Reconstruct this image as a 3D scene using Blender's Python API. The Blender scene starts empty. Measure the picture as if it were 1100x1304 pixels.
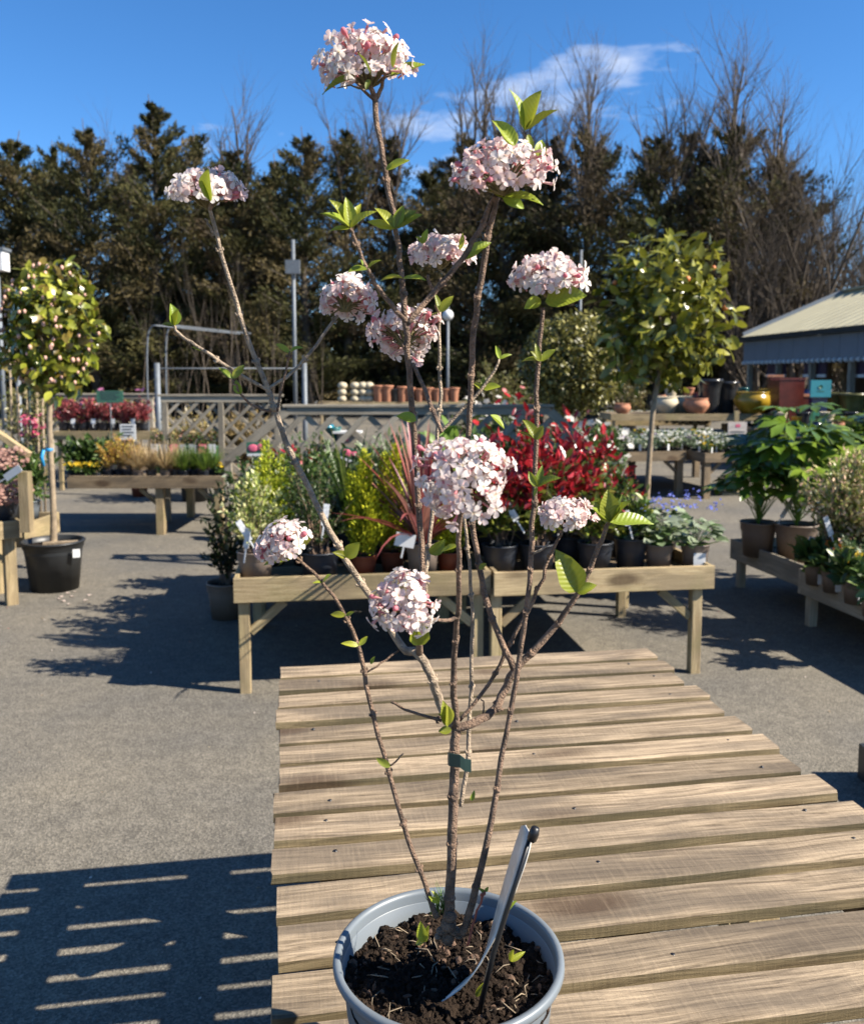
import bpy, bmesh, math, random
import numpy as np
from mathutils import Vector, Matrix

SC = bpy.context.scene
COL = SC.collection
R = math.radians

# ------------------------------------------------------------------ camera
FPX, CX, CY, HOR, CAMZ = 1130.0, 550.0, 590.0, 477.0, 1.60
PITCH = math.atan((CY - HOR) / FPX)
cam = bpy.data.cameras.new('camera')
camo = bpy.data.objects.new('camera', cam)
COL.objects.link(camo)
cam.sensor_fit = 'HORIZONTAL'
cam.sensor_width = 36.0
cam.lens = 36.0 * FPX / 1100.0
cam.shift_y = -(652.0 - CY) / 1100.0
cam.clip_start = 0.02
cam.clip_end = 3000
cam.dof.use_dof = True
cam.dof.focus_distance = 1.12
cam.dof.aperture_fstop = 10.5
camo.location = (0, 0, CAMZ)
camo.rotation_euler = (math.pi / 2 - PITCH, 0, 0)
SC.camera = camo

# ------------------------------------------------------------------ sky, sun, exposure
SUN_EL, SUN_AZ = R(39), R(-15)          # azimuth measured from +X (right) towards +Y (away)
sdir = Vector((math.cos(SUN_EL) * math.cos(SUN_AZ), math.cos(SUN_EL) * math.sin(SUN_AZ), math.sin(SUN_EL)))
sun = bpy.data.lights.new('sun', 'SUN')
sun.energy = 5.0
sun.angle = R(0.53)
sun.color = (1.0, 0.92, 0.80)
suno = bpy.data.objects.new('sun', sun)
COL.objects.link(suno)
suno.rotation_euler = sdir.to_track_quat('Z', 'Y').to_euler()
suno.location = sdir * 60

world = bpy.data.worlds.new('World')
SC.world = world
world.use_nodes = True
wn, wl = world.node_tree.nodes, world.node_tree.links
wn.clear()
sky = wn.new('ShaderNodeTexSky')
sky.sky_type = 'NISHITA'
sky.sun_disc = False
sky.sun_elevation = SUN_EL
sky.sun_rotation = math.pi / 2 - SUN_AZ
sky.air_density = 0.85
sky.dust_density = 0.0
sky.ozone_density = 7.0
tc = wn.new('ShaderNodeTexCoord')
# thin broken cloud, a few bands low in the sky all round
mp = wn.new('ShaderNodeMapping')
mp.inputs['Scale'].default_value = (1.0, 1.0, 3.2)
mp.inputs['Location'].default_value = (0.56, 0.0, 0.39)
nz = wn.new('ShaderNodeTexNoise')
nz.inputs['Scale'].default_value = 2.6
nz.inputs['Detail'].default_value = 7
nz.inputs['Roughness'].default_value = 0.55
rmp = wn.new('ShaderNodeValToRGB')
rmp.color_ramp.elements[0].position = 0.645
rmp.color_ramp.elements[1].position = 0.80
mixc = wn.new('ShaderNodeMix')
mixc.data_type = 'RGBA'
mixc.inputs[7].default_value = (6.2, 6.4, 6.8, 1)
bg = wn.new('ShaderNodeBackground')
bg.inputs['Strength'].default_value = 0.074
wo = wn.new('ShaderNodeOutputWorld')
wl.new(tc.outputs['Generated'], mp.inputs['Vector'])
wl.new(mp.outputs['Vector'], nz.inputs['Vector'])
wl.new(nz.outputs['Fac'], rmp.inputs['Fac'])
wl.new(rmp.outputs['Color'], mixc.inputs[0])
hsv = wn.new('ShaderNodeHueSaturation')
hsv.inputs['Saturation'].default_value = 1.14
wl.new(sky.outputs['Color'], hsv.inputs['Color'])
wl.new(hsv.outputs['Color'], mixc.inputs[6])
wl.new(mixc.outputs[2], bg.inputs['Color'])
wl.new(bg.outputs['Background'], wo.inputs['Surface'])

SC.view_settings.view_transform = 'Standard'
SC.view_settings.look = 'None'
SC.view_settings.gamma = 1.0
SC.view_settings.exposure = 1.40
SC.view_settings.use_curve_mapping = False
SC.cycles.max_bounces = 6
SC.cycles.transparent_max_bounces = 6

# ------------------------------------------------------------------ pixel -> place
cp, sp = math.cos(PITCH), math.sin(PITCH)
def ray(x, y):
    a, b = (x - CX) / FPX, (CY - y) / FPX
    return Vector((a, cp + b * sp, b * cp - sp))
def P(x, y, Y):                       # at distance Y along the ground
    d = ray(x, y)
    return Vector((0, 0, CAMZ)) + d * (Y / d.y)
def H(x, y, z=0.0):                   # on the level plane z
    d = ray(x, y)
    return Vector((0, 0, CAMZ)) + d * ((z - CAMZ) / d.z)
def on_row(px, p0, dr, z):            # point of the plan line p0 + s*dr seen at column px
    k = (px - CX) / FPX
    c = (CAMZ - z) * sp
    s = (k * (p0[1] * cp + c) - p0[0]) / (dr[0] - k * dr[1] * cp)
    return Vector((p0[0] + s * dr[0], p0[1] + s * dr[1], z))

# ------------------------------------------------------------------ object helpers
WM = {}
def link(o, parent=None):
    COL.objects.link(o)
    if parent is not None:
        o.parent = parent
    return o
def tag(o, label, cat, group=None, kind=None):
    if label: o['label'] = label
    if cat: o['category'] = cat
    if group: o['group'] = group
    if kind: o['kind'] = kind
    return o
def thing(name, label, cat, loc=(0, 0, 0), rz=0.0, group=None):
    o = bpy.data.objects.new(name, None)
    COL.objects.link(o)
    o.empty_display_size = 0.1
    o.location = loc
    o.rotation_euler = (0, 0, rz)
    WM[o.name] = Matrix.Translation(Vector(loc)) @ Matrix.Rotation(rz, 4, 'Z')
    return tag(o, label, cat, group)
def dup(root, loc, rz=0.0, label=None, scale=None, group=None):
    r = root.copy(); COL.objects.link(r)
    r.location = loc; r.rotation_euler = (0, 0, rz)
    if scale is not None: r.scale = (scale,) * 3 if not hasattr(scale, '__len__') else scale
    if label: r['label'] = label
    if group: r['group'] = group
    for ch in root.children:
        c = ch.copy(); COL.objects.link(c); c.parent = r
        for g in ch.children:
            d = g.copy(); COL.objects.link(d); d.parent = c
    return r

class MB:
    def __init__(s):
        s.v, s.f, s.m = [], [], []
    def add(s, vs, fs, mi=0):
        n = len(s.v)
        s.v += [tuple(v) for v in vs]
        s.f += [tuple(i + n for i in f) for f in fs]
        s.m += [mi] * len(fs)
    def box(s, lo, hi, mi=0):
        (a, b, c), (d, e, f) = lo, hi
        s.add([(a,b,c),(d,b,c),(d,e,c),(a,e,c),(a,b,f),(d,b,f),(d,e,f),(a,e,f)],
              [(0,3,2,1),(4,5,6,7),(0,1,5,4),(1,2,6,5),(2,3,7,6),(3,0,4,7)], mi)
    def tube(s, pts, rad, n=6, mi=0, caps=True):
        pts = [Vector(p) for p in pts]
        if not hasattr(rad, '__len__'): rad = [rad] * len(pts)
        t = (pts[1] - pts[0]).normalized()
        u = t.orthogonal().normalized()
        vs, fs = [], []
        for i, p in enumerate(pts):
            if i == 0: tt = pts[1] - pts[0]
            elif i == len(pts) - 1: tt = pts[-1] - pts[-2]
            else: tt = pts[i + 1] - pts[i - 1]
            tt = tt.normalized() if tt.length > 1e-9 else t
            u = (u - tt * u.dot(tt))
            u = u.normalized() if u.length > 1e-6 else tt.orthogonal().normalized()
            w = tt.cross(u)
            for k in range(n):
                a = 2 * math.pi * k / n
                vs.append(p + (u * math.cos(a) + w * math.sin(a)) * rad[i])
        for i in range(len(pts) - 1):
            for k in range(n):
                k2 = (k + 1) % n
                fs.append((i*n+k, i*n+k2, (i+1)*n+k2, (i+1)*n+k))
        if caps:
            fs.append(tuple(range(n - 1, -1, -1)))
            fs.append(tuple(range((len(pts)-1)*n, len(pts)*n)))
        s.add(vs, fs, mi)
    def lathe(s, prof, n=20, c=(0, 0, 0), mi=0, flute=0.0, nf=0):
        vs, fs = [], []
        for (r, z) in prof:
            for k in range(n):
                a = 2 * math.pi * k / n
                rr = r * (1 + flute * math.cos(nf * a))
                vs.append((c[0] + rr * math.cos(a), c[1] + rr * math.sin(a), c[2] + z))
        for i in range(len(prof) - 1):
            for k in range(n):
                k2 = (k + 1) % n
                fs.append((i*n+k, i*n+k2, (i+1)*n+k2, (i+1)*n+k))
        s.add(vs, fs, mi)
    def ball(s, c, r, n=8, m=5, sc=(1,1,1), mi=0):
        vs, fs = [], []
        for i in range(m + 1):
            th = math.pi * i / m
            for k in range(n):
                a = 2 * math.pi * k / n
                vs.append((c[0]+r*sc[0]*math.sin(th)*math.cos(a), c[1]+r*sc[1]*math.sin(th)*math.sin(a), c[2]-r*sc[2]*math.cos(th)))
        for i in range(m):
            for k in range(n):
                k2 = (k + 1) % n
                fs.append((i*n+k, i*n+k2, (i+1)*n+k2, (i+1)*n+k))
        s.add(vs, fs, mi)
    def mesh(s, name, mats, smooth=True, off=None):
        me = bpy.data.meshes.new(name)
        v = s.v
        if off is not None:
            v = [(a[0]-off[0], a[1]-off[1], a[2]-off[2]) for a in v]
        me.from_pydata(v, [], s.f)
        for m in (mats if isinstance(mats, (list, tuple)) else [mats]): me.materials.append(m)
        me.polygons.foreach_set('material_index', s.m)
        if smooth: me.polygons.foreach_set('use_smooth', [True] * len(s.f))
        me.update()
        return me
    def build(s, name, mats, parent=None, smooth=True, off=None):
        if off is None and parent is not None and parent.get('_abs'):
            off = parent.location
        o = bpy.data.objects.new(name, s.mesh(name, mats, smooth, off))
        return link(o, parent)

def inst(name, me, parent, M):           # object sharing mesh data, M in parent's space
    o = bpy.data.objects.new(name, me)
    link(o, parent)
    o.matrix_basis = M
    return o

PLK = {}
def plank_mesh(L, W, T, ch, mat, wob=0.0, seed=0, ns=1):
    rng = random.Random(seed)
    a, b = W / 2, T / 2
    prof = [(-a+ch,-b),(a-ch,-b),(a,-b+ch),(a,b-ch),(a-ch,b),(-a+ch,b),(-a,b-ch),(-a,-b+ch)]
    vs, fs = [], []
    xs = [-L/2] + [-L/2 + L * (i + 0.5 + rng.uniform(-.2, .2)) / ns for i in range(ns)] + [L/2] if ns > 1 else [-L/2, L/2]
    for i, x in enumerate(xs):
        dy, dz = rng.uniform(-wob, wob), rng.uniform(-wob, wob) * 0.6
        for (y, z) in prof:
            vs.append((x + (rng.uniform(-wob, wob) if i in (0, len(xs)-1) else 0), y + dy + rng.uniform(-wob, wob) * .5, z + dz + rng.uniform(-wob, wob) * .3))
    for i in range(len(xs) - 1):
        for k in range(8):
            k2 = (k + 1) % 8
            fs.append((i*8+k2, (i+1)*8+k2, (i+1)*8+k, i*8+k))
    fs.append(tuple(range(7, -1, -1)))
    n = (len(xs) - 1) * 8
    fs.append(tuple(range(n, n + 8)))
    me = bpy.data.meshes.new('plank')
    me.from_pydata(vs, [], fs)
    me.materials.append(mat)
    me.update()
    return me
def plank(name, p0, p1, W, T, mat, parent, up=(0, 0, 1), ch=0.003, wob=0.0, ns=1, seed=0):
    """board from p0 to p1; W across, T along 'up'.  World positions."""
    p0, p1 = Vector(p0), Vector(p1)
    x = (p1 - p0); L = x.length; x.normalize()
    z = Vector(up); z = (z - x * z.dot(x)).normalized()
    y = z.cross(x)
    key = (round(L, 3), round(W, 3), round(T, 3), mat.name, round(wob, 4), ns, seed if wob else 0)
    if key not in PLK: PLK[key] = plank_mesh(L, W, T, min(ch, W*.2, T*.2), mat, wob, seed, ns)
    M = Matrix((( x.x, y.x, z.x, 0), (x.y, y.y, z.y, 0), (x.z, y.z, z.z, 0), (0, 0, 0, 1)))
    M = Matrix.Translation((p0 + p1) / 2) @ M
    if parent is not None and parent.name in WM: M = WM[parent.name].inverted() @ M
    return inst(name, PLK[key], parent, M)

# ------------------------------------------------------------------ materials
ALB = .76
def newmat(name):
    m = bpy.data.materials.new(name); m.use_nodes = True
    nt = m.node_tree
    return m, nt.nodes, nt.links, nt.nodes['Principled BSDF']
def plain(name, col, rough=0.6, vary=0.25, scale=12.0, bump=0.0, metal=0.0, bscale=None, spec=0.5):
    col = tuple(c * ALB for c in col)
    m, N, L, b = newmat(name)
    b.inputs['Roughness'].default_value = rough
    b.inputs['Metallic'].default_value = metal
    b.inputs['Specular IOR Level'].default_value = spec
    tcn = N.new('ShaderNodeTexCoord')
    n1 = N.new('ShaderNodeTexNoise'); n1.inputs['Scale'].default_value = scale; n1.inputs['Detail'].default_value = 5
    L.new(tcn.outputs['Object'], n1.inputs['Vector'])
    rp = N.new('ShaderNodeValToRGB')
    rp.color_ramp.elements[0].position = 0.3; rp.color_ramp.elements[1].position = 0.72
    rp.color_ramp.elements[0].color = tuple(c * (1 - vary) for c in col) + (1,)
    rp.color_ramp.elements[1].color = tuple(min(1, c * (1 + vary)) for c in col) + (1,)
    L.new(n1.outputs['Fac'], rp.inputs['Fac'])
    L.new(rp.outputs['Color'], b.inputs['Base Color'])
    if bump:
        n2 = N.new('ShaderNodeTexNoise'); n2.inputs['Scale'].default_value = bscale or scale * 4; n2.inputs['Detail'].default_value = 4
        L.new(tcn.outputs['Object'], n2.inputs['Vector'])
        bp = N.new('ShaderNodeBump'); bp.inputs['Strength'].default_value = bump; bp.inputs['Distance'].default_value = 0.01
        L.new(n2.outputs['Fac'], bp.inputs['Height']); L.new(bp.outputs['Normal'], b.inputs['Normal'])
    return m
def leafmat(name, rough=0.45, trans=0.3, spec=0.5):
    m, N, L, b = newmat(name)
    av = N.new('ShaderNodeAttribute'); av.attribute_name = 'Col'
    at = N.new('ShaderNodeMix'); at.data_type = 'RGBA'; at.blend_type = 'MULTIPLY'; at.inputs[0].default_value = 1
    at.inputs[7].default_value = (ALB + .04, ALB + .03, ALB, 1)
    L.new(av.outputs['Color'], at.inputs[6])
    L.new(at.outputs[2], b.inputs['Base Color'])
    b.inputs['Roughness'].default_value = rough
    b.inputs['Specular IOR Level'].default_value = spec
    tr = N.new('ShaderNodeBsdfTranslucent'); L.new(at.outputs[2], tr.inputs['Color'])
    mx = N.new('ShaderNodeMixShader'); mx.inputs[0].default_value = trans
    L.new(b.outputs[0], mx.inputs[1]); L.new(tr.outputs[0], mx.inputs[2])
    L.new(mx.outputs[0], N['Material Output'].inputs['Surface'])
    return m
def woodmat(name, light, dark, stain=(0.09, 0.085, 0.06), knots=True, saw=0.5, green=None, gs=1.0):
    light, dark, stain = [tuple(c * ALB for c in q) for q in (light, dark, stain)]
    m, N, L, b = newmat(name)
    tcn = N.new('ShaderNodeTexCoord'); oi = N.new('ShaderNodeObjectInfo')
    rv = N.new('ShaderNodeVectorMath'); rv.operation = 'SCALE'
    cb = N.new('ShaderNodeCombineXYZ')
    for i, k in enumerate((37.0, 17.0, 23.0)):
        mm = N.new('ShaderNodeMath'); mm.operation = 'MULTIPLY'; mm.inputs[1].default_value = k
        L.new(oi.outputs['Random'], mm.inputs[0]); L.new(mm.outputs[0], cb.inputs[i])
    ad = N.new('ShaderNodeVectorMath'); ad.operation = 'ADD'
    L.new(tcn.outputs['Object'], ad.inputs[0]); L.new(cb.outputs[0], ad.inputs[1])
    # warp around knots
    wn_ = N.new('ShaderNodeTexNoise'); wn_.inputs['Scale'].default_value = 5 * gs; wn_.inputs['Detail'].default_value = 1
    mp0 = N.new('ShaderNodeMapping'); mp0.inputs['Scale'].default_value = (0.5, 1, 1)
    L.new(ad.outputs[0], mp0.inputs['Vector']); L.new(mp0.outputs[0], wn_.inputs['Vector'])
    ws = N.new('ShaderNodeVectorMath'); ws.operation = 'SCALE'; ws.inputs['Scale'].default_value = 0.05 / gs
    L.new(wn_.outputs['Color'], ws.inputs[0])
    ad2 = N.new('ShaderNodeVectorMath'); ad2.operation = 'ADD'
    L.new(ad.outputs[0], ad2.inputs[0]); L.new(ws.outputs[0], ad2.inputs[1])
    mp1 = N.new('ShaderNodeMapping'); mp1.inputs['Scale'].default_value = (3.0 * gs, 130 * gs, 130 * gs)
    L.new(ad2.outputs[0], mp1.inputs['Vector'])
    g = N.new('ShaderNodeTexNoise'); g.inputs['Scale'].default_value = 1.0; g.inputs['Detail'].default_value = 8; g.inputs['Roughness'].default_value = .75
    L.new(mp1.outputs[0], g.inputs['Vector'])
    rp = N.new('ShaderNodeValToRGB')
    e = rp.color_ramp.elements
    e[0].position = .36; e[0].color = dark + (1,); e[1].position = .62; e[1].color = light + (1,)
    L.new(g.outputs['Fac'], rp.inputs['Fac'])
    # weathering blotches
    bl = N.new('ShaderNodeTexNoise'); bl.inputs['Scale'].default_value = 1.0; bl.inputs['Detail'].default_value = 4
    mp2 = N.new('ShaderNodeMapping'); mp2.inputs['Scale'].default_value = (3 * gs, 13 * gs, 13 * gs)
    L.new(ad.outputs[0], mp2.inputs['Vector']); L.new(mp2.outputs[0], bl.inputs['Vector'])
    br = N.new('ShaderNodeValToRGB'); br.color_ramp.elements[0].position = .42; br.color_ramp.elements[1].position = .60
    L.new(bl.outputs['Fac'], br.inputs['Fac'])
    mx = N.new('ShaderNodeMix'); mx.data_type = 'RGBA'
    sf = N.new('ShaderNodeMath'); sf.operation = 'MULTIPLY'; sf.inputs[1].default_value = .6
    L.new(br.outputs['Color'], sf.inputs[0]); sf.inputs[1].default_value = .75; L.new(sf.outputs[0], mx.inputs[0])
    L.new(rp.outputs['Color'], mx.inputs[6]); mx.inputs[7].default_value = stain + (1,)
    cur = mx.outputs[2]
    if green:
        gn = N.new('ShaderNodeTexNoise'); gn.inputs['Scale'].default_value = 4; gn.inputs['Detail'].default_value = 3
        L.new(ad.outputs[0], gn.inputs['Vector'])
        gr = N.new('ShaderNodeValToRGB'); gr.color_ramp.elements[0].position = .45; gr.color_ramp.elements[1].position = .7
        L.new(gn.outputs['Fac'], gr.inputs['Fac'])
        m3 = N.new('ShaderNodeMix'); m3.data_type = 'RGBA'; m3.inputs[7].default_value = green + (1,)
        q = N.new('ShaderNodeMath'); q.operation = 'MULTIPLY'; q.inputs[1].default_value = .35
        L.new(gr.outputs['Color'], q.inputs[0]); L.new(q.outputs[0], m3.inputs[0]); L.new(cur, m3.inputs[6]); cur = m3.outputs[2]
    # board to board tone
    vr = N.new('ShaderNodeMapRange'); vr.inputs[3].default_value = .74; vr.inputs[4].default_value = 1.15
    L.new(oi.outputs['Random'], vr.inputs[0])
    hs = N.new('ShaderNodeHueSaturation'); L.new(vr.outputs[0], hs.inputs['Value']); L.new(cur, hs.inputs['Color'])
    cur = hs.outputs['Color']
    if knots:
        vo = N.new('ShaderNodeTexVoronoi'); vo.inputs['Scale'].default_value = 1.0
        mp3 = N.new('ShaderNodeMapping'); mp3.inputs['Scale'].default_value = (2.2 * gs, 5.5 * gs, 5.5 * gs)
        L.new(ad2.outputs[0], mp3.inputs['Vector']); L.new(mp3.outputs[0], vo.inputs['Vector'])
        kr = N.new('ShaderNodeValToRGB')
        kr.color_ramp.elements[0].position = .12; kr.color_ramp.elements[0].color = (1, 1, 1, 1)
        kr.color_ramp.elements[1].position = .25; kr.color_ramp.elements[1].color = (0, 0, 0, 1)
        L.new(vo.outputs['Distance'], kr.inputs['Fac'])
        m4 = N.new('ShaderNodeMix'); m4.data_type = 'RGBA'; m4.inputs[7].default_value = (0.06, 0.036, 0.02, 1)
        q = N.new('ShaderNodeMath'); q.operation = 'MULTIPLY'; q.inputs[1].default_value = .8
        L.new(kr.outputs['Color'], q.inputs[0]); L.new(q.outputs[0], m4.inputs[0]); L.new(cur, m4.inputs[6]); cur = m4.outputs[2]
    L.new(cur, b.inputs['Base Color'])
    b.inputs['Roughness'].default_value = .8
    b.inputs['Specular IOR Level'].default_value = .25
    # pale rough-sawn scars across the board
    mps = N.new('ShaderNodeMapping'); mps.inputs['Scale'].default_value = (190 * gs, 16 * gs, 16 * gs); mps.inputs['Rotation'].default_value = (0, 0, .3)
    L.new(ad.outputs[0], mps.inputs['Vector'])
    ssn = N.new('ShaderNodeTexNoise'); ssn.inputs['Scale'].default_value = 1; ssn.inputs['Detail'].default_value = 3
    L.new(mps.outputs[0], ssn.inputs['Vector'])
    ssr = N.new('ShaderNodeValToRGB'); ssr.color_ramp.elements[0].position = .5; ssr.color_ramp.elements[1].position = .72
    L.new(ssn.outputs['Fac'], ssr.inputs['Fac'])
    sfm = N.new('ShaderNodeMath'); sfm.operation = 'MULTIPLY'; sfm.inputs[1].default_value = .2 * saw
    L.new(ssr.outputs['Color'], sfm.inputs[0])
    smx = N.new('ShaderNodeMix'); smx.data_type = 'RGBA'; smx.inputs[7].default_value = tuple(min(1, c * 1.25) for c in light) + (1,)
    L.new(sfm.outputs[0], smx.inputs[0]); L.new(cur, smx.inputs[6]); L.new(smx.outputs[2], b.inputs['Base Color'])
    # relief: grain + cross saw marks
    mp5 = N.new('ShaderNodeMapping'); mp5.inputs['Scale'].default_value = (55 * gs, 5 * gs, 5 * gs); mp5.inputs['Rotation'].default_value = (0, 0, .25)
    L.new(ad.outputs[0], mp5.inputs['Vector'])
    mp5.inputs['Scale'].default_value = (150 * gs, 14 * gs, 14 * gs)
    swn = N.new('ShaderNodeTexNoise'); swn.inputs['Scale'].default_value = 1; swn.inputs['Detail'].default_value = 2
    L.new(mp5.outputs[0], swn.inputs['Vector'])
    sm = N.new('ShaderNodeMath'); sm.operation = 'MULTIPLY'; sm.inputs[1].default_value = saw
    L.new(swn.outputs['Fac'], sm.inputs[0])
    sa = N.new('ShaderNodeMath'); sa.operation = 'ADD'; L.new(g.outputs['Fac'], sa.inputs[0]); L.new(sm.outputs[0], sa.inputs[1])
    bp = N.new('ShaderNodeBump'); bp.inputs['Strength'].default_value = .55; bp.inputs['Distance'].default_value = .004
    L.new(sa.outputs[0], bp.inputs['Height']); L.new(bp.outputs['Normal'], b.inputs['Normal'])
    return m

# asphalt
def asphalt():
    m, N, L, b = newmat('asphalt')
    t = N.new('ShaderNodeTexCoord')
    n1 = N.new('ShaderNodeTexNoise'); n1.inputs['Scale'].default_value = 150; n1.inputs['Detail'].default_value = 3
    vo = N.new('ShaderNodeTexVoronoi'); vo.inputs['Scale'].default_value = 160
    n2 = N.new('ShaderNodeTexNoise'); n2.inputs['Scale'].default_value = 1.1; n2.inputs['Detail'].default_value = 6
    n3 = N.new('ShaderNodeTexNoise'); n3.inputs['Scale'].default_value = 14; n3.inputs['Detail'].default_value = 4
    for n in (n1, vo, n2, n3): L.new(t.outputs['Object'], n.inputs['Vector'])
    r1 = N.new('ShaderNodeValToRGB')
    e = r1.color_ramp.elements
    e[0].position = .22; e[0].color = (.075, .070, .060, 1)
    e[1].position = .80; e[1].color = (.205, .190, .160, 1)
    e2 = r1.color_ramp.elements.new(.5); e2.color = (.125, .116, .097, 1)
    sv = N.new('ShaderNodeSeparateColor'); L.new(vo.outputs['Color'], sv.inputs[0])
    mxf = N.new('ShaderNodeMix'); mxf.data_type = 'FLOAT'; mxf.inputs[0].default_value = .5
    L.new(n1.outputs['Fac'], mxf.inputs[2]); L.new(sv.outputs[0], mxf.inputs[3]); L.new(mxf.outputs[0], r1.inputs['Fac'])
    r2 = N.new('ShaderNodeValToRGB'); r2.color_ramp.elements[0].position = .3; r2.color_ramp.elements[1].position = .7
    r2.color_ramp.elements[0].color = (.74, .74, .76, 1); r2.color_ramp.elements[1].color = (1.16, 1.1, 1.0, 1)
    L.new(n2.outputs['Fac'], r2.inputs['Fac'])
    r3 = N.new('ShaderNodeValToRGB'); r3.color_ramp.elements[0].color = (.84, .84, .84, 1); r3.color_ramp.elements[1].color = (1.12, 1.12, 1.12, 1)
    r3.color_ramp.elements[0].position = .3; r3.color_ramp.elements[1].position = .7
    L.new(n3.outputs['Fac'], r3.inputs['Fac'])
    m1 = N.new('ShaderNodeMix'); m1.data_type = 'RGBA'; m1.blend_type = 'MULTIPLY'; m1.inputs[0].default_value = 1
    L.new(r1.outputs[0], m1.inputs[6]); L.new(r2.outputs[0], m1.inputs[7])
    m2 = N.new('ShaderNodeMix'); m2.data_type = 'RGBA'; m2.blend_type = 'MULTIPLY'; m2.inputs[0].default_value = 1
    L.new(m1.outputs[2], m2.inputs[6]); L.new(r3.outputs[0], m2.inputs[7])
    L.new(m2.outputs[2], b.inputs['Base Color'])
    b.inputs['Roughness'].default_value = .85; b.inputs['Specular IOR Level'].default_value = .3
    bp = N.new('ShaderNodeBump'); bp.inputs['Strength'].default_value = .5; bp.inputs['Distance'].default_value = .004
    L.new(vo.outputs['Distance'], bp.inputs['Height']); L.new(bp.outputs['Normal'], b.inputs['Normal'])
    return m

M_asph = asphalt()
M_slat = woodmat('weathered_slat_wood', (.53, .405, .265), (.12, .085, .052), stain=(.135, .105, .075), saw=.42)
M_slatedge = woodmat('darker_slat_edge', (.36, .275, .15), (.15, .11, .058), stain=(.10, .085, .045), saw=.3)  # darker brown wood for the long sides and undersides of the slats
M_bench = woodmat('treated_bench_wood', (.55, .43, .25), (.27, .19, .095), stain=(.24, .185, .11), green=(.17, .16, .055), saw=.3)
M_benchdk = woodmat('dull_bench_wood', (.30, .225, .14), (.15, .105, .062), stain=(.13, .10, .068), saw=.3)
M_grey = woodmat('silvered_trellis_wood', (.50, .44, .34), (.27, .235, .18), stain=(.25, .22, .17), knots=False, saw=.2)
M_leaf = leafmat('leaf', .42, .32)
M_gloss = leafmat('glossy_leaf', .28, .25)
M_need = leafmat('needle', .7, .15, .2)
M_petal = leafmat('petal', .6, .42, .3)
M_stem = plain('viburnum_bark', (.29, .185, .12), .75, .6, 90, .9, bscale=500)
M_stemlt = plain('pale_twig_bark', (.42, .32, .22), .7, .5, 90, .7, bscale=500)
M_bark = plain('tree_bark', (.085, .068, .05), .9, .4, 6, .6)
M_barkred = plain('bare_branch_bark', (.10, .075, .052), .9, .3, 6, .3)
M_trunk = plain('standard_trunk_bark', (.30, .23, .15), .8, .35, 25, .4)
M_potgrey = plain('blue_grey_plastic', (.165, .19, .21), .42, .08, 6)
M_potdark = plain('charcoal_plastic', (.035, .042, .055), .45, .15, 8)
M_potblack = plain('black_plastic', (.022, .024, .026), .45, .2, 8)
M_pottaupe = plain('taupe_plastic', (.22, .17, .135), .5, .1, 8)
M_terra = plain('terracotta_plastic', (.33, .085, .04), .5, .15, 8)
M_clay = plain('clay', (.46, .20, .11), .85, .2, 10)
M_soil = plain('compost', (.032, .021, .014), .95, .6, 70, 1.0, bscale=260, spec=.15)
M_white = plain('white_card', (.78, .78, .76), .5, .05, 10)
M_steel = plain('galvanised_steel', (.17, .19, .21), .6, .15, 20, metal=.3)
M_black = plain('black_stake_plastic', (.012, .012, .013), .4, .1, 10)
M_greenclip = plain('dark_green_tie', (.012, .035, .03), .5, .2, 20)
M_bluetie = plain('blue_tie', (.02, .30, .62), .5, .1, 20)

# ------------------------------------------------------------------ leaf clouds (numpy)
def unit(a):
    return a / np.maximum(np.linalg.norm(a, axis=-1, keepdims=True), 1e-9)
PROF1 = [(.45, 1.0)]
PROF2 = [(.22, .75), (.52, 1.0), (.8, .62)]
PROFS = [(.25, .9), (.6, 1.0), (.85, .7)]
def leaf_mesh(name, pos, dr, nrm, L, W, col, mat, prof=PROF1, fold=.25, droop=.1):
    pos = np.asarray(pos, float); N = len(pos)
    dr = unit(np.asarray(dr, float)); nrm = np.asarray(nrm, float)
    side = unit(np.cross(dr, nrm)); nrm = np.cross(side, dr)
    L = np.broadcast_to(np.asarray(L, float), (N,)); W = np.broadcast_to(np.asarray(W, float), (N,))
    col = np.broadcast_to(np.asarray(col, float), (N, 3))
    vs = [pos]
    for (y, w) in prof:
        c = pos + dr * (L * y)[:, None] - nrm * (L * droop * y * y)[:, None]
        h = (W * w * .5)[:, None]
        up = nrm * (W * w * .5 * fold)[:, None]
        vs += [c - side * h + up, c, c + side * h + up]
    vs.append(pos + dr * L[:, None] - nrm * (L * droop)[:, None])
    S = len(prof); nv = 3 * S + 2
    V = np.stack(vs, 1).reshape(-1, 3)
    tr = [(0, 2, 1), (0, 3, 2)]
    for i in range(S - 1):
        a = 1 + 3 * i; b = a + 3
        tr += [(a, a+1, b+1), (a, b+1, b), (a+1, a+2, b+2), (a+1, b+2, b+1)]
    a = 1 + 3 * (S - 1); t = nv - 1
    tr += [(a, a+1, t), (a+1, a+2, t)]
    T = (np.array(tr)[None] + (np.arange(N) * nv)[:, None, None]).reshape(-1)
    me = bpy.data.meshes.new(name)
    me.vertices.add(len(V)); me.vertices.foreach_set('co', V.ravel())
    me.loops.add(len(T)); me.loops.foreach_set('vertex_index', T.astype(np.int32))
    npoly = len(T) // 3
    me.polygons.add(npoly); me.polygons.foreach_set('loop_start', np.arange(0, len(T), 3, dtype=np.int32))
    at = me.color_attributes.new('Col', 'FLOAT_COLOR', 'POINT')
    C = np.ones((N, nv, 4)); C[:, :, :3] = col[:, None, :]
    at.data.foreach_set('color', C.ravel())
    me.materials.append(mat)
    me.update(calc_edges=True)
    return me
def leaf_obj(name, parent, *a, **k):
    o = bpy.data.objects.new(name, leaf_mesh(name, *a, **k))
    return link(o, parent)
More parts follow.
